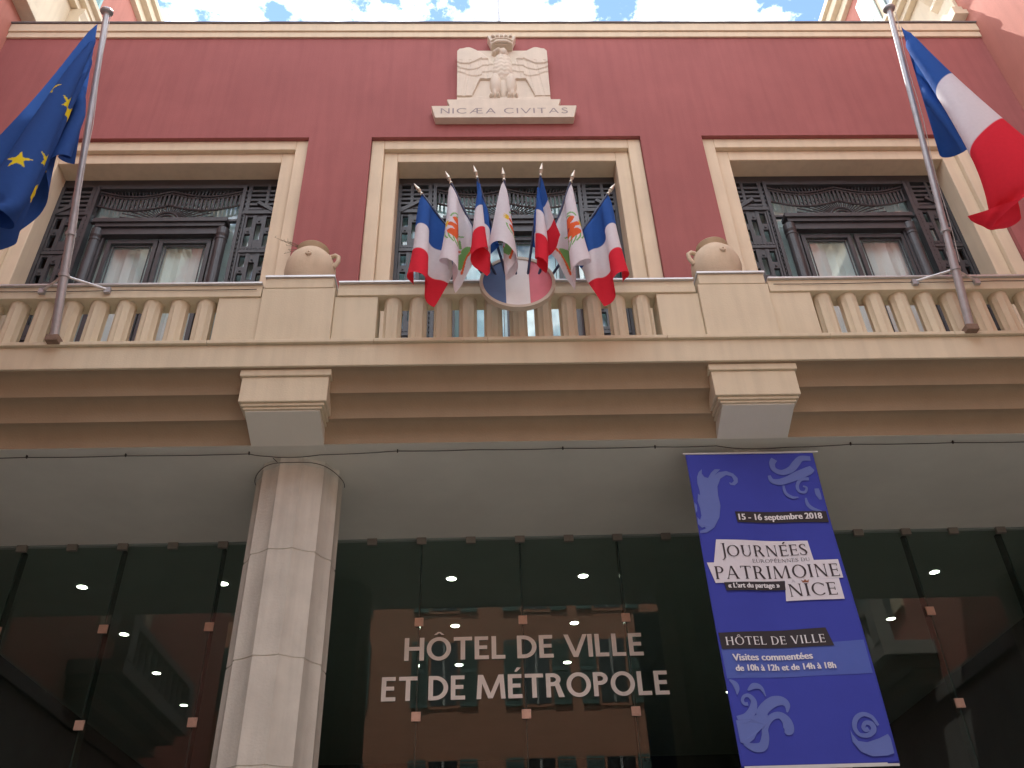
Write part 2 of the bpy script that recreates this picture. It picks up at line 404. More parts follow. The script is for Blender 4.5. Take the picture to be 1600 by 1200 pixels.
# ground floor glass -------------------------------------------------------
GY = 1.42; GP = 1.115
fit0 = clip0 = None
for k in range(-6, 6):
    xa = .027+GP*k; xb = xa+GP
    gp = MB().box(xa+.006, xb-.006, GY, GY+.012, .06, 6.205).build('glass_panel', GLASSL, TH)
    for zz in (5.25, 4.26, 2.9, 1.6):
        fm = MB().box(xa-.047, xa+.047, GY-.022, GY-.002, zz-.047, zz+.047)
        for dx in (-.03, .03):
            for dz in (-.03, .03): fm.box(xa+dx-.006, xa+dx+.006, GY-.027, GY-.023, zz+dz-.006, zz+dz+.006)
        fm.build('patch_fitting', M('copper_sheen_steel', (.62, .42, .33), .38, .12, 12, spec=.5, metal=.35), gp, bevel=.002)
    for xx in (xa, xa+GP/2):
        MB().box(xx-.055, xx+.055, GY-.045, GY-.002, 6.16, 6.237).build('clip', M('clip_metal', (.22, .20, .17), .5, .1, 9), gp, bevel=.003)
    MB().box(xa-.008, xa+.008, GY+.014, GY+.13, .06, 6.20).build('glass_fin', GLASSF, gp) if k > -7 else None
MB().box(-XW, XW, GY+.02, 11.5, ZC, 6.30).build('lobby_ceiling', INCEIL, TH)
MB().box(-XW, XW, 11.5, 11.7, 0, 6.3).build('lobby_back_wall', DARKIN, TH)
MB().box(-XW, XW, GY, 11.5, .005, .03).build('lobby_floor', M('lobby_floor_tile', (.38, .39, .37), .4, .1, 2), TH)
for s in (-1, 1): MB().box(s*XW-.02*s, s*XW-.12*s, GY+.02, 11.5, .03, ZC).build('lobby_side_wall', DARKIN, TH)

# ------------------------------------------------------------------ stroke lettering
def ribbon(pts, closed=False):
    """pts (x, y, w) -> smooth ribbon polygons (quads)"""
    P = np.array(pts, float); n = len(P); q = []
    for i in range(n-1):
        p0 = P[max(i-1, 0)]; p1 = P[i]; p2 = P[i+1]; p3 = P[min(i+2, n-1)]
        for t in np.linspace(0, 1, 7)[:-1]:
            q.append(.5*((2*p1)+(-p0+p2)*t+(2*p0-5*p1+4*p2-p3)*t*t+(-p0+3*p1-3*p2+p3)*t**3))
    q.append(P[-1]); q = np.array(q)
    d = np.gradient(q[:, :2], axis=0); d /= np.linalg.norm(d, axis=1)[:, None]+1e-9
    nn = np.stack([-d[:, 1], d[:, 0]], 1); a = q[:, :2]+nn*q[:, 2:3]/2; b = q[:, :2]-nn*q[:, 2:3]/2
    return [[tuple(a[i]), tuple(a[i+1]), tuple(b[i+1]), tuple(b[i])] for i in range(len(q)-1)]
def arc(cx, cy, rx, ry, a0, a1, wv, wh, n=26):
    out_ = []
    for i in range(n):
        q = []
        for a, inn in ((a0+(a1-a0)*i/n, 0), (a0+(a1-a0)*(i+1)/n, 0), (a0+(a1-a0)*(i+1)/n, 1), (a0+(a1-a0)*i/n, 1)):
            t = R(a); q.append((cx+(rx-wv*inn)*math.cos(t), cy+(ry-wh*inn)*math.sin(t)))
        out_.append(q)
    return out_
def glyph(ch, T, t, sf):
    """ch at cap height 1; T thick, t thin stroke; sf serif length -> (advance, quads)"""
    q = []; h = t*.75
    def bar(x0, y0, x1, y1, w, s0=True, s1=True):
        q.append([(x0-w/2, y0), (x0+w/2, y0), (x1+w/2, y1), (x1-w/2, y1)])
        if sf:
            for x, y, on in ((x0, y0, s0), (x1, y1, s1)):
                if on:
                    d = 1 if y < .5 else -1
                    q.append([(x-w/2-sf, y), (x+w/2+sf, y), (x+w/2+sf*.8, y+d*h*.7), (x-w/2-sf*.8, y+d*h*.7)])
                    q.append([(x-w/2-sf*.5, y+d*h*.7), (x+w/2+sf*.5, y+d*h*.7), (x+w/2, y+d*h*2.2), (x-w/2, y+d*h*2.2)])
    def hb(x0, x1, y, w=None, tick=0):
        w = w or t
        q.append([(x0, y-w/2), (x1, y-w/2), (x1, y+w/2), (x0, y+w/2)])
        if sf and tick:
            k = .11
            q.append([(x1-t*.8, y-w/2-(k if tick in (1, 2) else 0)), (x1+.012, y-w/2-(k if tick in (1, 2) else 0)), (x1+.012, y+w/2+(k if tick in (-1, 2) else 0)), (x1-t*.3, y+w/2+(k if tick in (-1, 2) else 0))])
    x = T/2+sf
    if ch == ' ': return .22, []
    if ch == 'I': bar(x, 0, x, 1, T); return T+2*sf, q
    if ch == 'H':
        b = x+.56; bar(x, 0, x, 1, T); bar(b, 0, b, 1, T); hb(x, b, .52); return b+x, q
    if ch in 'EÉ':
        e = x+.42; bar(x, 0, x, 1, T); hb(x, e, 1-t/2, None, 1); hb(x, e-.04, .52, None, 2 if sf else 0); hb(x, e+.02, t/2, None, -1)
        if ch == 'É': q.append([(x+.16, 1.10), (x+.26, 1.10), (x+.42, 1.28), (x+.26, 1.28)])
        return e+.03, q
    if ch == 'L':
        e = x+.42; bar(x, 0, x, 1, T); hb(x, e, t/2, None, -1); return e+.03, q
    if ch == 'T':
        c_ = .34; bar(c_, 0, c_, 1, T, True, False); hb(.0, .68, 1-t/2, None, 1)
        if sf: q.append([(-.012, 1-t-.11), (t*.7, 1-t-.11), (t*.4, 1), (-.012, 1)])
        return .68, q
    if ch in 'OÔ':
        q += arc(.45, .5, .45, .515, 0, 360, T, t, 44)
        if ch == 'Ô': q.append([(.25, 1.11), (.36, 1.11), (.50, 1.24), (.40, 1.24)]); q.append([(.65, 1.11), (.54, 1.11), (.40, 1.24), (.50, 1.24)])
        return .90, q
    if ch == 'D':
        bar(x, 0, x, 1, T); m_ = x+.16; hb(x, m_, 1-t/2); hb(x, m_, t/2); q += arc(m_, .5, .48, .5, -90, 90, T, t); return m_+.48, q
    if ch == 'P' or ch == 'R':
        bar(x, 0, x, 1, T); m_ = x+.16; r_ = .27; hb(x, m_, 1-t/2); hb(x, m_, 1-2*r_+t/2); q += arc(m_, 1-r_, .30, r_, -90, 90, T, t)
        if ch == 'R': q.append([(m_+.04, 1-2*r_+t), (m_+.04+T*1.1, 1-2*r_+t), (m_+.42+sf, 0), (m_+.42+sf-T*1.25, 0)]); return m_+.42+sf, q
        return m_+.30, q
    if ch == 'V': bar(.40, 0, x-.02, 1, T, False); bar(.40+(T-t)*.2, 0, .78-sf, 1, t, False); return .78, q
    if ch == 'A':
        bar(sf+t/2, 0, .40-(T-t)*.2, 1, t, True, False); bar(.80-T/2, 0, .40, 1, T, True, False); hb(.17, .66, .34); return .80+sf, q
    if ch == 'M':
        a, b = sf+t/2, .98; bar(a, 0, a+.06, 1, t if sf else T, True, False); bar(b, 0, b-.06, 1, T, True, False)
        bar(.51, .02, a+.08, 1, T, False, False); bar(.51, .02, b-.08, 1, t, False, False); return b+sf+T/2, q
    if ch == 'N':
        b = x+.60; tt = t if sf else T; bar(x, 0, x, 1, tt, True, True); bar(b, 0, b, 1, tt, False, True); bar(b, 0, x+.0, 1, T*1.05, False, False); return b+x, q
    if ch == 'U':
        b = x+.54; bar(x, .34, x, 1, T, False); bar(b, .34, b, 1, t if sf else T, False); q += arc((x-T/2+b+t/2)/2, .34, (b+t/2-x+T/2)/2, .355, 180, 360, T if not sf else (T+t)/2, t); return b+x, q
    if ch == 'S':
        q += ribbon([(.46, .84, t), (.38, .955, t), (.25, .98, t*1.05), (.10, .88, T*.8), (.10, .70, T), (.25, .54, T*1.1), (.41, .38, T*1.1), (.46, .22, T*.95), (.37, .06, t*1.2), (.22, .02, t), (.08, .07, t), (.02, .18, t)])
        if sf: q.append([(.44, .78), (.475, .78), (.475, 1.0), (.44, .92)]); q.append([(.0, .02), (.03, .08), (.035, .25), (.0, .25)])
        return .52, q
    if ch == 'C':
        q += arc(.46, .5, .46, .515, 42, 318, T, t, 36)
        if sf: q.append([(.76, .72), (.80, .72), (.80, .98), (.77, .90)])
        return .80, q
    if ch == 'J':
        q_ = [(.30, 1, T), (.30, .55, T), (.30, .12, T*.95), (.27, -.08, T*.7), (.18, -.20, t), (.05, -.27, t*1.1)]
        q += ribbon(q_); q.append([(.10, 1-t*.6), (.42, 1-t*.6), (.42, 1), (.10, 1)]); return .46, q
    if ch == 'Æ':
        bar(t/2, 0, .55, 1, t, True, False); bar(.62, 0, .62, 1, T, True, False); hb(.24, .62, .34)
        hb(.5, 1.02, 1-t/2, None, 1); hb(.62, .98, .52); hb(.62, 1.08, t/2, None, -1); return 1.08, q
    return .4, q
def lay(text, T, t, sf, gap, x0, x1, z, cap):
    """set text so that it spans x0..x1 at baseline z with cap height cap -> quads in (x, z)"""
    w_ = 0; gs = []
    for ch in text:
        a, q = glyph(ch, T, t, sf); gs.append((w_, q)); w_ += a+gap
    w_ -= gap; k = (x1-x0)/w_
    return [[(x0+(p[0]+o)*k, z+p[1]*cap) for p in q_] for o, q in gs for q_ in q]
def lay_each(text, *a):
    w_ = 0; gs = []
    T, t, sf, gap, x0, x1, z, cap = a
    for ch in text:
        ad, q = glyph(ch, T, t, sf); gs.append((w_, q)); w_ += ad+gap
    k = (x1-x0)/(w_-gap)
    return [[[(x0+(p[0]+o)*k, z+p[1]*cap) for p in q_] for q_ in q] for o, q in gs if q]
def flat(m, quads, y, dy=.00012, fn=None):
    for i, q in enumerate(quads):
        yy = y-(i % 9)*dy
        m.add([(p[0], yy, p[1]) if fn is None else fn(p[0], yy, p[1]) for p in q], [tuple(range(len(q)))])
    return m
def poly_flat(m, poly, y, fn=None):
    tri = tessellate_polygon([[Vector((p[0], p[1], 0)) for p in poly]])
    m.add([(p[0], y, p[1]) if fn is None else fn(p[0], y, p[1]) for p in poly], [tuple(t) for t in tri])
def font_tris(text, x0, x1, z, cap, bold):
    """plain sans text from the built-in font, made bolder by close copies"""
    cu = bpy.data.curves.new('lettering', 'FONT'); cu.body = text; cu.size = 1; cu.offset = .008; cu.resolution_u = 3
    ob = bpy.data.objects.new('lettering', cu); COL.objects.link(ob)
    bpy.context.view_layer.update()
    me = bpy.data.meshes.new_from_object(ob.evaluated_get(bpy.context.evaluated_depsgraph_get()))
    V = np.array([v.co[:] for v in me.vertices]); F = [tuple(p.vertices) for p in me.polygons]
    bpy.data.objects.remove(ob); bpy.data.meshes.remove(me); bpy.data.curves.remove(cu)
    k = (x1-x0)/(V[:, 0].max()-V[:, 0].min()); h = cap/.70
    res = []
    for j, d in enumerate(bold):
        X = (V[:, 0]-V[:, 0].min())*k+x0+d*cap; Z = V[:, 1]*h+z
        res.append((list(zip(X, Z)), F, j))
    return res

SIGN = thing('sign_lettering', 'large pale capital lettering on the lobby glass reading the building name on two lines', 'lettering', (0, GY-.014, 4.4))
VINYL = M('pale_vinyl', (.90, .85, .79), .6, .05, 3)
for txt, x0, x1, z, cap in (('HÔTEL DE VILLE', -1.232, 1.293, 4.832, .245), ('ET DE MÉTROPOLE', -1.45, 1.514, 4.42, .247)):
    for lt in lay_each(txt, .17, .165, 0, .095, x0, x1, z-4.4, cap):
        m = MB(); flat(m, lt, 0); m.build('letter', VINYL, SIGN)

# ------------------------------------------------------------------ coat of arms relief
CA = thing('coat_of_arms_relief', 'pale stone eagle relief under a crown on the red wall, on a lettered stone ledge', 'relief', (-.02, 0, 11.8))
def trap(m, xt, xb, z0, z1, y0):
    m.prism([(-xb, z0), (xb, z0), (xt, z1), (-xt, z1)], lambda p, t: (p[0], t, p[1]), y0, 0)
m = MB(); trap(m, 1.012, .955, .03, .285, -.115); m.build('ledge', RELIEF, CA, bevel=.008)
m = MB(); trap(m, .80, .755, .287, .455, -.095); m.build('step', RELIEF, CA, bevel=.008)
m = MB(); flat(m, lay('NICÆA CIVITAS', .115, .10, 0, .22, -.88, .88, .115, .115), -.1165); m.build('carved_text', M('carved_shadow_paint', (.30, .26, .26), .9, .1, 20), CA)
def relief():
    W2, H2 = .66, 1.25; nx, nz = 176, 166
    X, Z = np.meshgrid(np.linspace(-W2, W2, nx), np.linspace(0, H2, nz), indexing='ij')
    ax = np.abs(X)
    def ss(a, b, v): t = np.clip((v-a)/(b-a), 0, 1); return t*t*(3-2*t)
    def blob(cx, cz, rx, rz, h, p=1.0):
        d = ((X-cx)/rx)**2+((Z-cz)/rz)**2; return h*np.sqrt(np.clip(1-d, 0, 1))**p
    hh = np.full_like(X, .0)
    # wing: raised from the shoulder to the upper corners, hanging feathers in three tiers
    top = 1.22-.36*np.clip(1-(ax-.13)/.34, 0, 1)**1.7+.035*np.exp(-((ax-.50)/.07)**2)
    low = np.where(ax < .44, .74-.02*ax, .18)
    wing = ss(0, .05, top-Z)*ss(0, .012, Z-np.where(ax < .33, .50, np.where(ax < .44, .50-(ax-.33)*3.3, .10)))
    wing *= ss(.08, .14, ax)
    lvl = .055*wing
    for k, (zc_, amp) in enumerate(((.93, .028), (.80, .022), (.66, .02))):
        lim = zc_-.10*(ax-.2)+.08*np.sin(ax*9+k*.6)*(ax > .3)+.10*np.clip(.25-ax, 0, 1)
        lvl += amp*ss(-.012, .012, Z-lim)*wing
    lvl -= .008*wing*(np.sin((ax+.12*Z)*46)>.6)*(Z < .9)*(ax > .2)
    hh = np.maximum(hh, lvl)
    hh = np.maximum(hh, .035*ss(.0, .01, Z)*ss(.0, .02, .11+.012*np.sin(X*14)-Z))
    hh = np.maximum(hh, .055*ss(.0, .02, .055+.010*np.sin(X*11+1)-Z))
    hh = np.maximum(hh, blob(0, .74, .155, .34, .16)); hh = np.maximum(hh, blob(0, .95, .13, .16, .145))
    for s in (-1, 1):
        hh = np.maximum(hh, blob(.105*s, .40, .085, .26, .14)); hh = np.maximum(hh, blob(.125*s, .2, .04, .16, .10))
        for dx in (-.055, 0, .055): hh = np.maximum(hh, blob(.125*s+dx, .12, .022, .055, .12))
    hh = np.maximum(hh, blob(.0, .36, .06, .28, .09))
    hh = np.maximum(hh, blob(.015, 1.12, .075, .11, .17)); hh = np.maximum(hh, blob(-.055, 1.15, .07, .05, .17)); hh = np.maximum(hh, blob(-.115, 1.135, .04, .04, .13))
    hh += .004*np.sin(Z*70+np.sin(X*60)*1.2)*(blob(0, .72, .15, .33, 1) > .1)
    # cut the outline: chamfered upper corners with the wing tips standing up
    out_ = Z > (1.235+.03*np.exp(-((ax-.50)/.09)**2)-.12*np.clip((ax-.56)/.10, 0, 1)**1.3)
    Y = -.045-hh*.62
    Zc = np.where(out_, 1.235+.03*np.exp(-((ax-.50)/.09)**2)-.12*np.clip((ax-.56)/.10, 0, 1)**1.3, Z)
    m = MB(); vs = [(X[i, j], Y[i, j], Zc[i, j]) for i in range(nx) for j in range(nz)]
    fs = [(i*nz+j, (i+1)*nz+j, (i+1)*nz+j+1, i*nz+j+1) for i in range(nx-1) for j in range(nz-1)]
    rim = [i*nz for i in range(nx)]+[(nx-1)*nz+j for j in range(1, nz)]+[i*nz+nz-1 for i in range(nx-2, -1, -1)]+[j for j in range(nz-2, 0, -1)]
    b0_ = len(vs); vs += [(vs[i][0], -.0, vs[i][2]) for i in rim]; n = len(rim)
    fs += [(rim[k], rim[(k+1) % n], b0_+(k+1) % n, b0_+k) for k in range(n)]
    m.add(vs, fs); return m
relief().build('eagle_panel', RELIEF, CA, smooth=True, loc=(0, 0, .457))
m = MB()
pts = []
for k in range(9):
    xx = -.19+.38*k/8; pts.append((xx*.82, 1.70)); 
crown = [(-.155, 1.685), (.155, 1.685), (.175, 1.80), (.215, 1.93), (.16, 1.90), (.13, 1.965), (.08, 1.91), (.045, 1.985), (0, 1.925), (-.045, 1.985), (-.08, 1.91), (-.13, 1.965), (-.16, 1.90), (-.215, 1.93), (-.175, 1.80)]
m.prism(crown, lambda p, t: (p[0], t, p[1]), -.15, -.01)
m.tube([(-.15, -.155, 1.70), (-.07, -.18, 1.725), (.07, -.18, 1.725), (.15, -.155, 1.70)], .022, 8)
m.tube([(-.165, -.155, 1.775), (-.07, -.185, 1.80), (.07, -.185, 1.80), (.165, -.155, 1.775)], .014, 8)
for k in range(5): m.lathe([(0.001, 0), (.024, .01), (.028, .03), (.02, .05), (.001, .06)], (-.13+.065*k, -.165, 1.855), 10)
m.build('crown', RELIEF, CA, bevel=.006)

# ------------------------------------------------------------------ jars on the pedestals
def jar(x, inner, label):
    t = thing('clay_jar', label, 'jar', (x, -.66, 7.992), 'clay jars on the balcony pedestals')
    prof = [(.001, 0), (.12, 0), (.13, .03), (.15, .08), (.215, .18), (.262, .30), (.276, .40), (.268, .50), (.235, .60), (.185, .665), (.150, .69), (.142, .715), (.165, .745), (.178, .76), (.17, .77), (.14, .76), (.12, .70), (.10, .62)]
    prof[0] = (.02, 0)
    MB().lathe(prof, (0, 0, 0), 40).build('jar_body', JAR, t, smooth=True)
    for a in ((0 if inner > 0 else math.pi)-.25*inner, math.pi/2+.2):
        ca, sa = math.cos(a), math.sin(a)
        path = [(.22, .615), (.275, .625), (.315, .59), (.315, .53), (.285, .48), (.262, .455)]
        MB().tube([(r*ca, r*sa, z) for r, z in path], [.026, .026, .024, .024, .026, .03], 10).build('handle', JAR, t, smooth=True)
    kn = MB(); kn.lathe([(.03, 0), (.036, .012), (.03, .026), (.012, .03), (.01, .022), (.002, .02)], (0, 0, 0), 16)
    k = kn.build('knob', JAR, t, smooth=True, loc=(.02, -.262, .47)); k.rotation_euler = (R(80), 0, 0)
    return t
jar(-2.235, 1, 'round cream clay jar with dry twigs in its mouth, on the left pedestal')
jar(2.235, -1, 'round cream clay jar with an empty mouth, on the right pedestal')
tw = MB(); r2 = random.Random(3)
for k in range(9):
    a = r2.uniform(math.pi*.75, math.pi*1.2) if k < 6 else r2.uniform(-.6, .6); L_ = r2.uniform(.22, .42) if k < 6 else .16; p = [(-.02, 0, .0)]; ang = a
    for i in range(4):
        q = p[-1]; p.append((q[0]+math.cos(ang)*L_/4, q[1]+math.sin(ang)*L_/5, q[2]+L_/4*(.75-.28*i))); ang += r2.uniform(-.4, .4)
    tw.tube(p, [.005, .004, .003, .002, .0015], 5)
    for i in (2, 3, 4):
        q = p[i]; tw.tube([q, (q[0]+r2.uniform(-.04, .02), q[1]+r2.uniform(-.03, .03), q[2]+.03)], [.003, .001], 4)
tag(tw.build('dry_twigs', M('dry_twig', (.20, .17, .11), .9, .2, 20), None, loc=(-2.27, -.68, 8.71)), 'thin dry twigs sticking out of the clay jar beside the left flags', 'twigs')

# ------------------------------------------------------------------ flag shield and small flags
SH = thing('flag_shield', 'round blue, white and red shield with pale rim hung on the balcony rail', 'shield', (-.012, -1.30, 7.655))
SH.rotation_euler = (R(-6), 0, 0)
Rd = .345
def disc_band(x0, x1):
    n = 24; xs_ = np.linspace(x0, x1, n)
    top = [(x, math.sqrt(max(Rd*Rd-x*x, 0))) for x in xs_]; bot = [(x, -math.sqrt(max(Rd*Rd-x*x, 0))) for x in xs_[::-1]]
    pp = top+bot; cl = [pp[0]]
    for p in pp[1:]:
        if abs(p[0]-cl[-1][0])+abs(p[1]-cl[-1][1]) > 1e-6: cl.append(p)
    if abs(cl[0][0]-cl[-1][0])+abs(cl[0][1]-cl[-1][1]) < 1e-6: cl.pop()
    return MB().prism(cl, lambda p, t: (p[0], t, p[1]), -.02, .01)
disc_band(-Rd, -.118).build('blue_band', M('shield_blue', (.085, .15, .31), .6, .05, 8), SH)
disc_band(-.117, .117).build('white_band', M('shield_white', (.80, .79, .77), .6, .04, 8), SH)
disc_band(.118, Rd).build('red_band', M('shield_red', (.66, .17, .21), .6, .05, 8), SH)
rm = MB(); n = 64; vs = []; fs = []
for k in range(n):
    a = 2*math.pi*k/n
    for r_, y_ in ((.343, -.03), (.376, -.03), (.376, .03), (.343, .03)): vs.append((r_*math.cos(a), y_, r_*math.sin(a)))
for k in range(n):
    k2 = (k+1) % n
    for j in range(4): fs.append((k*4+j, k*4+(j+1) % 4, k2*4+(j+1) % 4, k2*4+j))
rm.add(vs, fs).build('rim', M('shield_rim', (.58, .50, .40), .6, .06, 8), SH, smooth=True)
hb_ = MB().box(-.26, .26, .05, .10, -.08, -.02).box(-.02, .02, .0, .23, -.07, -.03)
for k in range(7): hb_.box(-.2+.0667*k-.018, -.2+.0667*k+.018, .03, .10, -.02, .10)
hb_.build('pole_holder', GREYM, SH)

def upsample(G, nu, nv):
    def up(A, n):
        m_ = len(A); t = np.linspace(0, m_-1, n); i = np.clip(t.astype(int), 0, m_-2); f = (t-i)[:, None, None]
        p0 = A[np.maximum(i-1, 0)]; p1 = A[i]; p2 = A[i+1]; p3 = A[np.minimum(i+2, m_-1)]
        return .5*((2*p1)+(-p0+p2)*f+(2*p0-5*p1+4*p2-p3)*f*f+(-p0+3*p1-3*p2+p3)*f**3)
    B = up(G, nu); return up(B.transpose(1, 0, 2), nv).transpose(1, 0, 2)
def cloth(top, dirn, L_, H_, init, wind, pins=(), steps=420, seed=0, nu=30, nv=20, ymax=None, damp=.985, gust=.5):
    """hang a flag: hoist along the pole from top in direction dirn; verlet with distance limits"""
    rs = np.random.RandomState(seed)
    top = np.array(top, float); dirn = np.array(dirn, float); dirn /= np.linalg.norm(dirn); init = np.array(init, float); init /= np.linalg.norm(init)
    u = np.linspace(0, 1, nu)[:, None, None]; v = np.linspace(0, 1, nv)[None, :, None]
    P = top+dirn*H_*v+init*L_*u
    nrm = np.cross(dirn, init)
    P = P+nrm*(.05*L_*np.sin(u*5+v*3+seed)*u)+rs.randn(nu, nv, 3)*.004*u
    hoist = P[0].copy(); Q = P.copy(); dt = .022
    du = L_/(nu-1); dv = H_/(nv-1)
    cons = []
    def add(a, b, l, k): cons.append((a, b, l, k))
    S = slice
    for par in (0, 1):
        add((S(par, nu-1, 2), S(None)), (S(par+1, nu, 2), S(None)), du, 1.0)
        add((S(None), S(par, nv-1, 2)), (S(None), S(par+1, nv, 2)), dv, 1.0)
    dd = math.hypot(du, dv)
    for par in (0, 1):
        add((S(par, nu-1, 2), S(0, nv-1)), (S(par+1, nu, 2), S(1, nv)), dd, .35); add((S(par, nu-1, 2), S(1, nv)), (S(par+1, nu, 2), S(0, nv-1)), dd, .35)
    for par in range(4):
        add((S(par, nu-2, 4), S(None)), (S(par+2, nu, 4), S(None)), 2*du, .22)
        add((S(None), S(par, nv-2, 4)), (S(None), S(par+2, nv, 4)), 2*dv, .22)
    wind = np.array(wind, float)
    for it in range(steps):
        ph = it*dt
        N_ = np.zeros_like(P)
        a = P[2:, 1:-1]-P[:-2, 1:-1]; b = P[1:-1, 2:]-P[1:-1, :-2]; c_ = np.cross(a, b); N_[1:-1, 1:-1] = c_/(np.linalg.norm(c_, axis=2, keepdims=True)+1e-9)
        wv = wind*(1+gust*math.sin(ph*2.1+seed))+.25*np.linalg.norm(wind)*np.array([math.sin(ph*3.1), math.cos(ph*2.3), 0])
        fw = N_*(N_@wv)[..., None]*1.0+wv*.35
        acc = fw+np.array([0, 0, -9.8])
        V = (P-Q)*damp; Q = P.copy(); P = P+V+acc*dt*dt
        for (i, j, w_, tgt) in pins:
            f = min(1, it/(steps*.5)); P[i, j] = P[i, j]*(1-f*w_)+np.array(tgt)*f*w_
        for _ in range(14):
            for A, B, l, k in cons:
                pa = P[A]; pb = P[B]
                n0 = min(pa.shape[0], pb.shape[0]); n1 = min(pa.shape[1], pb.shape[1]); pa = pa[:n0, :n1]; pb = pb[:n0, :n1]
                d = pb-pa; ln = np.linalg.norm(d, axis=2, keepdims=True)+1e-9; cc = d*(k*.5*(ln-l)/ln)
                P[A][:n0, :n1] += cc; P[B][:n0, :n1] -= cc
            P[0] = hoist
        if ymax is not None: P[1:, :, 1] = np.minimum(P[1:, :, 1], ymax)
    return P
BLUE, WHITE, REDF = (.035, .115, .40), (.78, .76, .80), (.74, .035, .06)
def dye_tricolour(U, V):
    c_ = np.zeros(U.shape+(3,)); c_[:] = WHITE; c_[U < 1/3] = BLUE; c_[U > 2/3] = REDF; return c_
def seg_d(X, Y, x0, y0, x1, y1):
    dx, dy = x1-x0, y1-y0; t = np.clip(((X-x0)*dx+(Y-y0)*dy)/(dx*dx+dy*dy), 0, 1); return np.hypot(X-x0-t*dx, Y-y0-t*dy)
def dye_city(U, V):
    X = (U-.5)*1.5; Y = .5-V; a = np.abs(X)
    c_ = np.zeros(U.shape+(3,)); c_[:] = WHITE
    G1, RR, YE, DK = (.22, .50, .17), (.80, .15, .05), (.85, .60, .05), (.30, .05, .07)
    for k in range(5):                                     # curling green leaves either side
        yy = .25-.085*k; d = np.abs(np.hypot(X-np.sign(X)*.14, (Y-yy+.15)*1.0)-.19-.012*k); m_ = (d < .012) & (a > .16) & (Y > yy-.08); c_[m_] = G1
    m_ = (np.hypot(X/.10, (Y-.02)/.19) < 1); c_[m_] = RR                       # bird: body, wings, tail
    for s in (-1, 1):
        x_ = X*s
        m_ = (np.hypot((x_-.15)/.09, (Y-.05)/.20) < 1) & (np.hypot((x_-.185)/.05, (Y+.06)/.13) > 1); c_[m_] = RR
        for k in range(3): c_[seg_d(x_, Y, .12+.04*k, .0-.02*k, .15+.05*k, -.16) < .011] = RR
        c_[seg_d(x_, Y, .04, -.14, .10, -.24) < .015] = RR
        c_[seg_d(x_, Y, .16, -.21, .26, -.14) < .02] = G1
    c_[np.hypot(X/.045, (Y-.235)/.05) < 1] = RR
    c_[(np.abs(X) < .06) & (Y > .28) & (Y < .345+.02*np.cos(X*150))] = YE
    c_[np.hypot(X/.035, (Y-.04)/.07) < 1] = DK
    for cx, rr in ((-.13, .10), (0, .13), (.13, .10)):
        m_ = (np.hypot((X-cx)/rr, (Y+.36)/.12) < 1) & (Y > -.38); c_[m_] = G1
    m_ = (np.abs(Y+.40-.02*np.cos(X*9)) < .016) & (a < .30); c_[m_] = RR
    return c_
def dye_stars(U, V):
    X = (U-.5)*1.5; Y = .5-V; c_ = np.zeros(U.shape+(3,)); c_[:] = (.032, .09, .30)
    for k in range(12):
        a = 2*math.pi*k/12; x = X-math.cos(a)*.333; y = Y-math.sin(a)*.333
        th = np.arctan2(x, y); r_ = np.hypot(x, y); seg = 2*math.pi/5; t = np.abs((th+seg/2) % seg-seg/2)
        # star edge between outer tip and inner notch
        ro, ri = .066, .0252; x1, y1 = ro, 0; x2, y2 = ri*math.cos(seg/2), ri*math.sin(seg/2)
        px, py = r_*np.cos(t), r_*np.sin(t); side = (x2-x1)*(py-y1)-(y2-y1)*(px-x1)
        c_[side > 0] = (.85, .68, .03)
    return c_
def flag_mesh(name, G, nu, nv, dye, parent):
    D = upsample(G, nu, nv); U, V = np.meshgrid(np.linspace(0, 1, nu), np.linspace(0, 1, nv), indexing='ij')
    me = bpy.data.meshes.new(name)
    me.from_pydata([tuple(p) for p in D.reshape(-1, 3)], [], [(i*nv+j, (i+1)*nv+j, (i+1)*nv+j+1, i*nv+j+1) for i in range(nu-1) for j in range(nv-1)])
    ca = me.color_attributes.new('dye', 'FLOAT_COLOR', 'POINT'); C_ = dye(U, V).reshape(-1, 3)
    ca.data.foreach_set('color', np.concatenate([C_, np.ones((len(C_), 1))], 1).ravel())
    for p in me.polygons: p.use_smooth = True
    me.materials.append(FLAGM); me.update()
    o = bpy.data.objects.new(name, me); COL.objects.link(o)
    if parent: o.parent = parent
    return o
# the seven poles fan out in one plane tilted 20 degrees outwards
names = ['leftmost small French flag of the seven on the round shield, leaning far left', 'white city flag with red bird, between the two left small French flags', 'second small French flag from the left, its red end bunched in folds',
         'white city flag in the middle of the fan, hanging over the round shield', 'small French flag just right of the middle white flag, above the shield', 'white city flag with green leaves, between the two right small French flags', 'rightmost small French flag of the seven, leaning far right']
tips = [(-1.047, -1.647, 8.734), (-0.725, -1.694, 8.863), (-0.433, -1.716, 8.924), (-0.135, -1.708, 8.901), (0.278, -1.725, 8.948), (0.615, -1.696, 8.869), (1.027, -1.642, 8.72)]
bases = [-.19, -.127, -.064, 0, .064, .127, .19]
conf = [((-.8, -.25, -.35), 23), ((-.6, -.5, -.3), 25), ((-.5, -.7, -.3), 31), ((-.25, -.9, -.2), 28), ((.5, -.7, -.3), 24), ((.6, -.5, -.3), 35), ((.8, -.25, -.35), 29)]
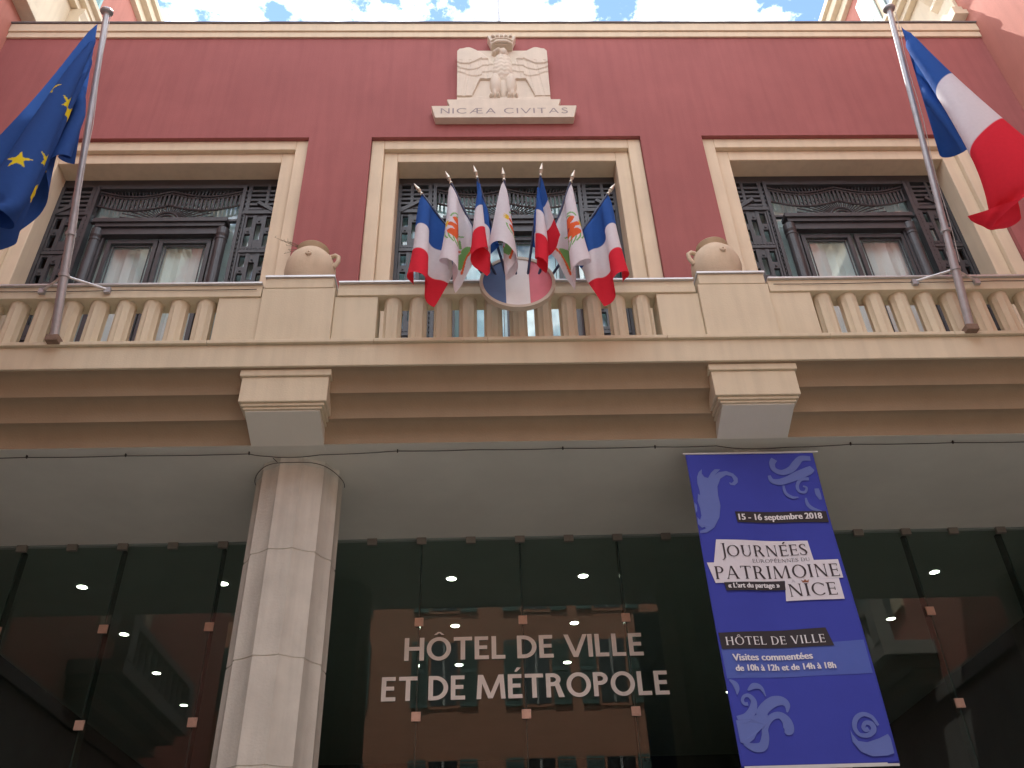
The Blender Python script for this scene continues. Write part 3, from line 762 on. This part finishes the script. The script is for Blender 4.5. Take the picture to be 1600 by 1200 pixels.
for i in range(7):
    p0 = Vector((bases[i], -1.22, 7.56)); tip = Vector(tips[i]); d = (p0-tip).normalized()
    t = thing('small_flag', names[i], 'flag', tuple(p0), 'small flags fanned out above the round shield')
    tl = tip-p0
    st = MB().tube([(0, 0, 0), tl*.5, tl-tl.normalized()*.13], [.014, .0135, .012], 10).build('staff', STAFF, t, smooth=True)
    fn = MB(); fn.lathe([(.013, 0), (.02, .008), (.012, .02), (.011, .035), (.02, .05), (.02, .058), (.009, .064), (.022, .07), (.019, .085), (.002, .155)], (0, 0, 0), 12)
    fo = fn.build('finial', BRASS, t, smooth=True, loc=tl-tl.normalized()*.15); fo.rotation_euler = tl.to_track_quat('Z', 'Y').to_euler()
    top = tip+d*.145
    G = cloth(top, d, (.95, .90, .78, .74, .80, .90, .95)[i], .78, conf[i][0], (0, -.15, 0), seed=conf[i][1], ymax=-1.36, steps=340)
    G = G-np.array(p0)
    if i % 2 == 0: flag_mesh('cloth', G, 91, 60, dye_tricolour, t)
    else: flag_mesh('cloth', G, 150, 100, dye_city, t)

# ------------------------------------------------------------------ large flagpoles and flags
def flagpole(base, top, label):
    t = thing('flagpole', label, 'flagpole', base, 'tall flagpoles on the balcony')
    b = Vector(base); v = Vector(top)-b; u = v.normalized()
    MB().tube([(0, 0, 0), u*.9, u*.9+u*.001, v], [.042, .042, .036, .03], 16).build('pole', GREYM, t, smooth=True)
    q = u.to_track_quat('Z', 'Y').to_euler()
    cp = MB().lathe([(.03, -.02), (.034, .0), (.065, .012), (.07, .03), (.06, .05), (.03, .065), (.004, .07)], (0, 0, 0), 20).build('cap', GREYM, t, smooth=True, loc=v); cp.rotation_euler = q
    for k in (.66, 1.12):
        cl = MB().lathe([(.044, 0), (.052, .004), (.052, .036), (.044, .04)], (0, 0, 0), 18).build('clamp', GREYM, t, smooth=True, loc=u*k); cl.rotation_euler = q
    for s in (-1, 1):
        e = Vector((s*.325, -1.07-b.y, 7.835-b.z))
        MB().tube([u*.68, e], .013, 8).build('brace', ZINC, t, smooth=True)
        MB().box(e.x-.03, e.x+.03, e.y-.02, e.y+.02, e.z-.045, e.z+.02).build('brace_foot', GREYM, t)
    MB().box(-.06, .06, -.05, .06, -.04, .03).build('foot', M('rusty_steel', (.22, .15, .11), .8, .2, 12), t, bevel=.006)
    ro = [u*.75+Vector((.05, -.02, 0))]
    for k in range(1, 12): ro.append(u*(.75+(v.length-.8)*k/11)+Vector((.045+.012*math.sin(k*1.3), -.02, 0)))
    MB().tube(ro, .004, 5).build('halyard', M('rope', (.55, .53, .50), .9, .1, 30), t)
    return t
flagpole((4.456, -1.14, 7.135), (4.456, -2.07, 11.21), 'tall leaning grey flagpole at the right end of the balcony, carrying the big French flag')
flagpole((-4.464, -1.14, 7.135), (-4.464, -2.238, 10.87), 'tall leaning grey flagpole at the left end of the balcony, carrying the blue starred flag')
G = cloth((4.50, -2.075, 10.90), (0, .342/1.88, -1), 2.3, 1.90, (.6, -.4, -.7), (.6, -.3, 0), pins=((-1, 0, .95, (5.25, -1.9, 8.75)), (-1, -1, .95, (4.3, -1.75, 8.15)), (22, 18, .7, (4.6, -2.2, 8.9)), (-1, 12, .6, (5.2, -2.4, 8.3))), seed=7, nu=40, nv=30, steps=420)
f = flag_mesh('french_flag', G, 160, 120, dye_tricolour, None)
tag(f, 'big blue, white and red flag billowing from the tall right flagpole', 'flag')
G = cloth((-4.505, -2.25, 10.66), (0, .504/1.69, -1), 2.6, 1.78, (-.5, -.4, -.8), (-.7, -.6, 0), pins=((-1, 0, .9, (-5.0, -2.6, 7.8)), (-1, -1, .9, (-4.75, -2.1, 7.6)), (-1, 20, .6, (-4.5, -2.8, 7.5))), seed=31, nu=40, nv=30, steps=420)
f = flag_mesh('european_flag', G, 260, 180, dye_stars, None)
tag(f, 'big dark blue flag with yellow stars hanging from the tall left flagpole', 'flag')

# ------------------------------------------------------------------ banner
BAN = thing('event_banner', 'tall blue printed heritage days banner hung in front of the right column', 'banner', (2.19, -.56, 3.24))
def bw(x, y, z):   # gentle belly and slight lean of the hanging cloth, local to the thing
    h = z-0
    s = (6.09-z)/2.85
    return (x+.0+.02*s, y*1.7+.016*math.sin(x*4.2+.8+s*1.5)*min(1, s*2)+.022*math.sin(s*5+x*1.3)*min(1, s*3)+.006*math.sin(x*11+s*4)*min(1, s*4), z-3.24)
m = MB(); nx, nz = 60, 140
for_v = [bw(-.624+1.238*i/nx, 0, 3.245+2.842*j/nz) for i in range(nx+1) for j in range(nz+1)]
m.add(for_v, [(i*(nz+1)+j, (i+1)*(nz+1)+j, (i+1)*(nz+1)+j+1, i*(nz+1)+j+1) for i in range(nx) for j in range(nz)])
bs = m.build('banner_cloth', M('banner_blue', (.048, .064, .39), .75, .04, 3, spec=.2), BAN, smooth=True)
bs.modifiers.new('thick', 'SOLIDIFY').thickness = .002
MB().tube([(-.645, .0, 2.858), (.665, .0, 2.858)], .009, 10).build('hanging_rod', WHITEP, BAN, smooth=True)
MB().box(-.58, .63, -.03, -.018, -.014, .012).build('bottom_hem', WHITEP, BAN)
P_leaf=[(-0.609,5.258),(-0.543,5.264),(-0.469,5.314),(-0.405,5.415),(-0.376,5.533),(-0.381,5.64),(-0.373,5.732),(-0.331,5.816),(-0.27,5.854),(-0.218,5.838),(-0.206,5.79),(-0.23,5.767),(-0.256,5.776),(-0.247,5.748),(-0.208,5.741),(-0.171,5.774),(-0.166,5.821),(-0.199,5.869),(-0.262,5.898),(-0.333,5.887),(-0.379,5.856),(-0.314,5.918),(-0.369,5.919),(-0.41,5.881),(-0.446,5.826),(-0.479,5.835),(-0.5,5.875),(-0.49,5.922),(-0.525,5.891),(-0.55,5.836),(-0.558,5.766),(-0.548,5.696),(-0.55,5.643),(-0.568,5.659),(-0.583,5.583),(-0.571,5.507),(-0.569,5.433),(-0.589,5.389),(-0.611,5.419),(-0.616,5.346),(-0.582,5.309),(-0.553,5.323),(-0.55,5.301),(-0.606,5.28)]
P_edge=[(-0.619,5.572),(-0.596,5.538),(-0.602,5.478),(-0.619,5.456)]
P_body=[(0.31,3.5),(0.305,3.412),(0.354,3.335),(0.435,3.298),(0.55,3.3),(0.605,3.315),(0.607,3.425),(0.594,3.46),(0.516,3.429),(0.418,3.404),(0.352,3.416),(0.319,3.466)]
P_low=[(-0.583,3.6),(-0.579,3.429),(-0.531,3.412),(-0.466,3.453),(-0.435,3.496),(-0.353,3.561),(-0.315,3.638),(-0.38,3.662),(-0.46,3.608)]
RIB=[[(0.225,6.02,0.063),(0.195,5.972,0.056),(0.203,5.908,0.049),(0.272,5.875,0.056),(0.361,5.905,0.067),(0.424,5.968,0.07),(0.485,6.023,0.059),(0.575,6.021,0.05)],
[(0.142,5.846,0.028),(0.158,5.791,0.049),(0.223,5.774,0.063),(0.31,5.796,0.07),(0.416,5.841,0.084),(0.523,5.886,0.084),(0.569,5.917,0.056)],
[(0.511,5.8,0.035),(0.433,5.793,0.033),(0.386,5.732,0.031),(0.392,5.67,0.028),(0.445,5.661,0.025),(0.469,5.707,0.022),(0.438,5.723,0.017)],
[(0.256,5.735,0.02),(0.26,5.657,0.031),(0.311,5.61,0.031),(0.372,5.609,0.007)],
[(0.438,5.6,0.017),(0.443,5.532,0.035),(0.486,5.486,0.035),(0.562,5.466,0.004)],
[(0.563,5.698,0.042),(0.565,5.636,0.05),(0.576,5.582,0.022)],
[(-0.576,3.926,0.014),(-0.537,3.89,0.045),(-0.527,3.849,0.039),(-0.535,3.803,0.007)],
[(-0.461,3.727,0.028),(-0.49,3.727,0.025),(-0.502,3.756,0.025),(-0.478,3.79,0.025),(-0.437,3.789,0.035),(-0.411,3.742,0.049),(-0.436,3.675,0.063),(-0.492,3.62,0.07),(-0.566,3.599,0.07)],
[(-0.441,3.835,0.014),(-0.387,3.869,0.049),(-0.33,3.856,0.035),(-0.303,3.786,0.007)],
[(-0.386,3.628,0.084),(-0.327,3.695,0.084),(-0.246,3.744,0.084),(-0.175,3.748,0.07),(-0.141,3.713,0.049),(-0.153,3.657,0.011)],
[(-0.552,3.423,0.028),(-0.478,3.389,0.063),(-0.408,3.398,0.07),(-0.373,3.462,0.063),(-0.358,3.539,0.049),(-0.296,3.615,0.049),(-0.222,3.636,0.056),(-0.173,3.59,0.077),(-0.17,3.523,0.084),(-0.2,3.491,0.028)],
[(0.457,3.507,0.035),(0.431,3.497,0.031),(0.419,3.519,0.031),(0.445,3.552,0.031),(0.489,3.54,0.042),(0.494,3.495,0.042),(0.443,3.458,0.035),(0.376,3.465,0.031),(0.35,3.521,0.035),(0.379,3.587,0.039),(0.44,3.619,0.035),(0.504,3.595,0.031),(0.538,3.527,0.021)]]
LITE = M('banner_pale_blue', (.13, .18, .47), .75, .04, 3, spec=.2)
def fnL(s):     # the layout was measured on a leaning sheet: take the lean out before bending
    return lambda x, y, z: bw(x-.02*(6.09-z)/2.85, y, z)
m = MB(); i = 0
for pls, rbs in (((P_leaf,), ()), ((P_edge,), ()), ((), RIB[0:3]), ((), RIB[3:4]), ((), RIB[4:5]), ((), RIB[5:6]), ((), RIB[6:7]), ((P_low,), RIB[7:11]), ((P_body,), RIB[11:12])):
    m = MB()
    for pl in pls: poly_flat(m, pl, -.0034-.0002*i, fnL(0)); i += 1
    for rb in rbs: flat(m, ribbon(rb), -.0036-.0002*(i % 6), .00002, fnL(0)); i += 1
    m.build('scroll_ornament', LITE, BAN)
def quad_grid(m, q, y, n=10):
    q = [Vector((a, b)) for a, b in q]; vs = []; k = 3
    for i in range(n+1):
        for j in range(k+1):
            a = q[0].lerp(q[1], i/n); b = q[3].lerp(q[2], i/n); p = a.lerp(b, j/k); vs.append(fnL(0)(p.x, y, p.y))
    m.add(vs, [(i*(k+1)+j, (i+1)*(k+1)+j, (i+1)*(k+1)+j+1, i*(k+1)+j+1) for i in range(n) for j in range(k)])
m = MB(); quad_grid(m, [(-.596, 4.190), (.609, 4.228), (.607, 3.944), (-.59, 3.938)], -.0016); m.build('pale_strip', M('banner_mid_blue', (.085, .13, .44), .75, .04, 3, spec=.2), BAN)
DK = M('banner_charcoal', (.045, .04, .045), .75, .05, 5, spec=.2); WT = M('banner_white', (.70, .69, .74), .75, .03, 5, spec=.2)
for q, y in (([(-.253, 5.471), (.598, 5.461), (.598, 5.347), (-.246, 5.362)], -.0045), ([(-.47, 4.782), (.072, 4.79), (.064, 4.703), (-.461, 4.705)], -.0062), ([(-.597, 4.328), (.319, 4.347), (.354, 4.187), (-.59, 4.185)], -.0045)):
    m = MB(); quad_grid(m, q, y); m.build('dark_label', DK, BAN)
for q, y in (([(-.472, 5.195), (.357, 5.166), (.37, 4.955), (-.528, 4.967)], -.0045), ([(-.592, 4.971), (.586, 4.975), (.586, 4.796), (-.544, 4.777)], -.0052), ([(.076, 4.79), (.546, 4.793), (.546, 4.597), (.045, 4.601)], -.0057)):
    m = MB(); quad_grid(m, q, y); m.build('white_label', WT, BAN)
TT = (.135, .055, .06, .14); INK = M('banner_ink', (.05, .04, .045), .75, .05, 5)
for parts in ((('OURNÉES', TT, -.393, .328, 5.026, .107), ('J', TT, -.452, -.398, 5.028, .128)), (('PATRIMOINE', TT, -.536, .562, 4.811, .122),), (('NICE', TT, .086, .499, 4.638, .117),), (('EUROPÉENNES DU', (.10, .06, .05, .16), -.178, .333, 4.965, .034),)):
    m = MB()
    for txt, tt, x0, x1, z, cap in parts: flat(m, lay(txt, *tt, x0, x1, z, cap), -.0072, .00008, fnL(0))
    m.build('printed_text', INK, BAN)
m = MB(); flat(m, lay('A', .10, .06, .05, .1, .128, .162, 4.768, .028), -.0072, .00008, fnL(0)); m.build('small_letter', M('banner_grey_ink', (.35, .35, .42), .75, .05, 5), BAN)
m = MB(); poly_flat(m, [(.222, 4.762), (.272, 4.762), (.282, 4.790), (.262, 4.778), (.247, 4.794), (.232, 4.778), (.212, 4.790)], -.0072, fnL(0)); m.build('small_crown', M('banner_brown', (.30, .12, .07), .75, .05, 5), BAN)
WTX = M('banner_text_white', (.74, .74, .76), .75, .03, 5)
m = MB(); flat(m, lay('HÔTEL DE VILLE', .135, .06, .055, .16, -.549, .288, 4.216, .071), -.0075, .00008, fnL(0)); m.build('printed_text', WTX, BAN)
for txt, x0, x1, z, cap in (('15 - 16 septembre 2018', -.228, .546, 5.384, .060), ('« L\'art du partage »', -.439, .018, 4.729, .045), ('Visites commentées', -.515, .15, 4.082, .058), ('de 10h à 12h et de 14h à 18h', -.507, .32, 3.995, .052)):
    m = MB()
    for V2, F2, j in font_tris(txt, x0, x1, z, cap, (-.04, -.02, 0, .02, .04)):
        m.add([fnL(0)(x, -.0075-.00012*j, zz) for x, zz in V2], F2)
    m.build('printed_text', WTX, BAN)

# ------------------------------------------------------------------ cables
def cable(pts, r, label, name='ceiling_cable'):
    m = MB(); path = []
    for (a, b) in zip(pts[:-1], pts[1:]):
        for k in range(6):
            t = k/6; s = .006*math.sin(math.pi*t)
            path.append(tuple(np.array(a)*(1-t)+np.array(b)*t-np.array((0, 0, s))))
    path.append(pts[-1]); m.tube(path, r, 6); return m
cx = [-7.2, -6.0, -4.72, -3.79, -2.62]
pts = [(x, -.50, 6.215) for x in cx]+[(-2.45, -.475, 6.20), (-2.22, -.45, 6.20), (-1.95, -.47, 6.21)]+[(x, -.505, 6.218) for x in (-1.2, -.45, .40, 1.3, 1.9)]+[(2.2, -.47, 6.20), (2.6, -.48, 6.205)]+[(x, -.495, 6.218) for x in (3.23, 4.25, 5.3, 6.3, 7.2)]
m = cable(pts, .004, '')
for x in (-6.0, -4.72, -3.79, -2.62, -1.2, .4, 1.3, 3.23, 4.25, 5.3): m.box(x-.005, x+.005, -.51, -.49, 6.208, 6.237)
tag(m.build('ceiling_cable', BLACK), 'thin dark cable clipped along the porch ceiling above the column and banner', 'cable')
m = MB()
m.tube([(-2.215+.44*math.cos(a), .01+.44*math.sin(a), 6.165+.01*math.sin(a*5)) for a in np.linspace(R(170), R(372), 40)], .0035, 6)
m.tube([(-2.40, -.44, 6.20), (-2.36, -.41, 6.17)], .004, 5)
tag(m.build('column_cable', BLACK), 'thin dark wire looped round the top of the fluted column', 'cable')
m = cable([(-7.2, -1.062, 7.84), (-5.2, -1.062, 7.828), (-3.9, -1.062, 7.834), (-2.65, -1.062, 7.828)], .0045, '')
tag(m.build('rail_cable', BLACK), 'thin dark wire along the balcony rail behind the left flagpole', 'cable')
m = cable([(2.65, -1.062, 7.828), (3.9, -1.062, 7.836), (5.0, -1.062, 7.842), (7.2, -1.062, 7.84)], .0045, '')
tag(m.build('rail_cable', BLACK), 'thin dark wire along the balcony rail behind the right flagpole', 'cable')

# ------------------------------------------------------------------ lobby downlights
lights = [(-5.30, 2.52, 'far left downlight, front one of its row, left of the column'), (-3.59, 2.51, 'downlight just left of the column, next to a glass joint'), (-5.31, 4.1, 'second downlight of the far left row, left of the column'), (-5.35, 5.7, 'third downlight of the far left row, left of the column'), (-5.38, 7.3, 'dim rearmost downlight of the far left row'),
          (-.79, 2.5, 'front downlight above the left half of the big lettering'), (.845, 2.5, 'front downlight above the right half of the big lettering'), (-.795, 4.06, 'middle downlight just above the left half of the big lettering'), (.85, 4.05, 'middle downlight just above the right half of the big lettering'), (-.79, 5.65, 'rear downlight between the two lines of big lettering, on the left'), (.86, 5.65, 'rear downlight between the two lines of big lettering, on the right'),
          (5.32, 2.6, 'front downlight right of the blue banner'), (5.33, 4.16, 'second downlight right of the blue banner, farther back'), (3.715, 7.3, 'far downlight half hidden by the left edge of the blue banner')]
for x, y, lab in lights:
    t = thing('ceiling_light', 'small round lit '+lab, 'light', (x, y, ZC), 'downlights in the lobby ceiling')
    MB().lathe([(.060, -.012), (.082, -.010), (.085, -.001), (.060, -.001), (.060, -.012)], (0, 0, 0), 24, False).build('trim_ring', M('downlight_trim', (.5, .5, .48), .4, .05, 9), t, smooth=True)
    MB().lathe([(.059, -.008), (.059, -.002)], (0, 0, 0), 24).build('lens', emit('downlight_glow', (.92, 1, .80), 7), t)
# ------------------------------------------------------------------ roof mast
m = MB(); m.tube([(0, 0, 0), (0, 0, 2.6), (0, 0, 5.2)], [.035, .03, .02], 10); m.box(-.12, .12, -.12, .12, -.02, .03)
tag(m.build('roof_mast', GREYM, None, smooth=True, loc=(-.01, .9, 13.82)), 'thin grey mast standing on the flat roof behind the eagle relief', 'mast')

# ------------------------------------------------------------------ neighbouring buildings
def shutter(parent, x, y0, y1, z0, z1, sgn, mat):
    m = MB(); t = .035; xa, xb = x, x-sgn*t
    m.box(xa, xb, y0, y0+.06, z0, z1); m.box(xa, xb, y1-.06, y1, z0, z1)
    for zz in (z0, (z0+z1)/2-.04, z1-.08): m.box(xa, xb, y0+.06, y1-.06, zz, zz+.08)
    n = int((z1-z0)/.055)
    for k in range(n):
        zz = z0+.09+(z1-z0-.18)*k/n
        m.box(xa-sgn*.008, xb+sgn*.006, y0+.06, y1-.06, zz, zz+.032)
    return m.build('shutter', mat, parent)
def wing(s, label):
    t = thing('side_building', label, 'building')
    x = XW*s; X1 = x+s*9; e = .0
    MB().box(x, X1, -13, 14, 0, 18.8).build('wall', WING, t)
    m = MB()
    m.box(x-s*.10, X1, -13.1, 14.1, 18.802, 19.05); m.box(x-s*.22, X1, -13.2, 14.2, 19.052, 19.30); m.box(x-s*.30, X1, -13.3, 14.3, 19.302, 19.47)
    m.build('eaves_cornice', CREAM2, t, bevel=.01)
    sh = TEAL if s < 0 else M('pale_teal_paint', (.50, .60, .57), .65, .08, 4, .1)
    cs = ((.55, 1.5) if s > 0 else (-.25, .85))
    ys = [cs[0]+(cs[1]-cs[0])/2+k for k in (0, 3.6, 7.2, -5.6, -9.2)]
    for yc in ys:
        if yc < -1.5 and False: continue
        y0, y1 = yc-.5, yc+.5
        z0, z1 = 16.55, 18.35
        wd = MB()
        wd.box(x-s*.05, x+s*.02, y0-.12, y0, z0, z1+.12); wd.box(x-s*.05, x+s*.02, y1, y1+.12, z0, z1+.12); wd.box(x-s*.05, x+s*.02, y0, y1, z1, z1+.12)
        o = wd.build('window', CREAM2, t, bevel=.006)
        sl_ = MB(); sl_.box(x-s*.34, x+s*.02, yc-1.05, yc+1.05, z0-.13, z0-.02); sl_.box(x-s*.26, x+s*.02, yc-1.0, yc+1.0, z0-.27, z0-.132); sl_.box(x-s*.16, x+s*.02, yc-.95, yc+.95, z0-.42, z0-.272)
        sl_.build('sill', CREAM2, o, bevel=.008)
        MB().box(x-s*.02, x+s*.02, y0, y1, z0, z1).build('pane', M('dark_pane', (.10, .13, .14), .12, .1, 2, spec=.6), o)
        sa = MB()
        for a, b, c0, c1 in ((y0, y1, z0, z0+.08), (y0, y1, z1-.08, z1), (y0, y0+.07, z0+.08, z1-.08), (y1-.07, y1, z0+.08, z1-.08), (yc-.04, yc+.04, z0+.08, z1-.08)): sa.box(x-s*.045, x-s*.022, a, b, c0, c1)
        sa.build('sash', sh, o)
        shutter(o, x-s*.055, y1+.13, y1+.66, z0, z1, -s*-1, sh); shutter(o, x-s*.055, y0-.66, y0-.13, z0, z1, -s*-1, sh)
        # stone apron with two scroll consoles and a lower moulding
        ap = MB(); ap.box(x-s*.05, x+s*.02, yc-.95, yc+.95, 14.80, 16.12); ap.box(x-s*.16, x+s*.02, yc-1.0, yc+1.0, 14.62, 14.798); ap.box(x-s*.22, x+s*.02, yc-1.06, yc+1.06, 14.50, 14.618)
        for dy in (-.7, .7):
            prof = [(.05, 0), (.30, 0), (.30, -.10), (.24, -.22), (.27, -.36), (.20, -.50), (.11, -.62), (.14, -.74), (.05, -.84)]
            ap.prism(prof, lambda p, tt: (x-s*p[0], tt, 16.12+p[1]), yc+dy-.14, yc+dy+.14)
        ap.build('apron', CREAM2, o, bevel=.006)
    # stone balcony over the street
    bl = bpy.data.objects.new('side_balcony', None); COL.objects.link(bl); bl.parent = t
    m = MB(); m.box(x-s*.95, x, -8.2, -4.3, 6.75, 7.0); m.box(x-s*.75, x, -8.1, -4.4, 6.55, 6.748); m.box(x-s*.45, x, -8.0, -4.5, 6.3, 6.548); m.build('slab', GREYST, bl, bevel=.01)
    m = MB(); m.box(x-s*.95, x-s*.72, -8.2, -4.3, 7.62, 7.78); m.build('rail', GREYST, bl, bevel=.01)
    for k in range(11): MB().lathe([(.07, 0), (.085, .2), (.06, .4), (.07, .615)], (x-s*.83, -7.9+.33*k, 7.002), 14).build('baluster', GREYST, bl, smooth=True)
    for yy in (-8.05, -4.45): MB().box(x-s*.96, x-s*.71, yy-.15, yy+.15, 7.002, 7.618).build('pedestal', GREYST, bl)
    MB().box(x-s*.06, x, -7.4, -5.0, 7.9, 10.6).build('window', CREAM2, t); MB().box(x-s*.075, x-s*.062, -7.0, -5.4, 7.9, 10.3).build('window_pane', MATS['dark_pane'], t)
    MB().box(x-s*.14, x, -13, -1.2, 6.0, 6.28).build('string_course', GREYST, t, bevel=.01)
    MB().box(x-s*.06, x, -13, -.7, .0, 5.998).build('stone_base', GREYST, t)
    for yy in (-3.6, -7.2, -10.8): MB().box(x-s*.09, x-s*.062, yy-.9, yy+.9, .1, 4.2).build('shop_opening', MATS['dark_pane'], t)
    return t
wing(-1, 'shaded red side building left of the town hall with teal shutters and cream cornice')
wing(1, 'lit salmon side building right of the town hall with pale shutters and cream cornice')
# the house across the street, seen as a reflection in the lobby glass
OP = thing('opposite_house', 'orange plaster house with teal shutters across the street, mirrored in the lobby glass', 'house', (0, -17.4, 0))
MB().box(-26, 26, -10, 0, 0, 15.3).build('wall', ORANGE, OP)
m = MB(); m.box(-26, 26, -10, .35, 15.302, 15.6); m.build('eaves', CREAM2, OP)
MB().box(-26, 26, -10.2, .5, 15.602, 15.8).build('roof', M('roof_tile', (.35, .16, .10), .9, .15, 3), OP)
MB().box(-26, 26, .0, .06, 5.6, 5.8).build('string_course', CREAM2, OP)
TEALD = M('deep_teal_paint', (.085, .15, .135), .65, .1, 4, .1)
def opp_win(xc, z0, z1, hw=.42):
    o = MB().box(xc-hw-.08, xc+hw+.08, .0, .04, z0-.1, z1+.08).build('window', ORANGE, OP)
    MB().box(xc-hw, xc+hw, .041, .05, z0, z1).build('pane', M('shade_pane', (.03, .035, .035), .2, .1, 2, spec=.5), o)
    MB().box(xc-.035, xc+.035, .052, .07, z0, z1).build('mullion', M('grey_sash', (.35, .36, .34), .6, .1, 4), o)
    for sx in (-1, 1):
        s_ = MB(); a, b = xc+sx*(hw+.09), xc+sx*(hw+.09+.52); a, b = min(a, b), max(a, b)
        s_.box(a, a+.05, .05, .09, z0-.05, z1+.03); s_.box(b-.05, b, .05, .09, z0-.05, z1+.03)
        for zz in (z0-.05, (z0+z1)/2, z1-.05): s_.box(a+.05, b-.05, .05, .09, zz, zz+.08)
        n = 20
        for k in range(n):
            zz = z0+.04+(z1-z0-.1)*k/n; s_.box(a+.05, b-.05, .056, .082, zz, zz+.055)
        s_.build('shutter', TEALD, o)
for xc in (-15, -11.6, -8.4, -5.1, -1.72, 1.2, 3.6, 6.9, 10.2, 13.5):
    for z0, z1 in ((6.6, 8.35), (9.95, 11.95), (13.0, 14.9)): opp_win(xc, z0, z1)
    MB().box(xc-.9, xc+.9, .0, .05, .1, 3.6).build('shop_front', MATS['dark_pane'], OP)
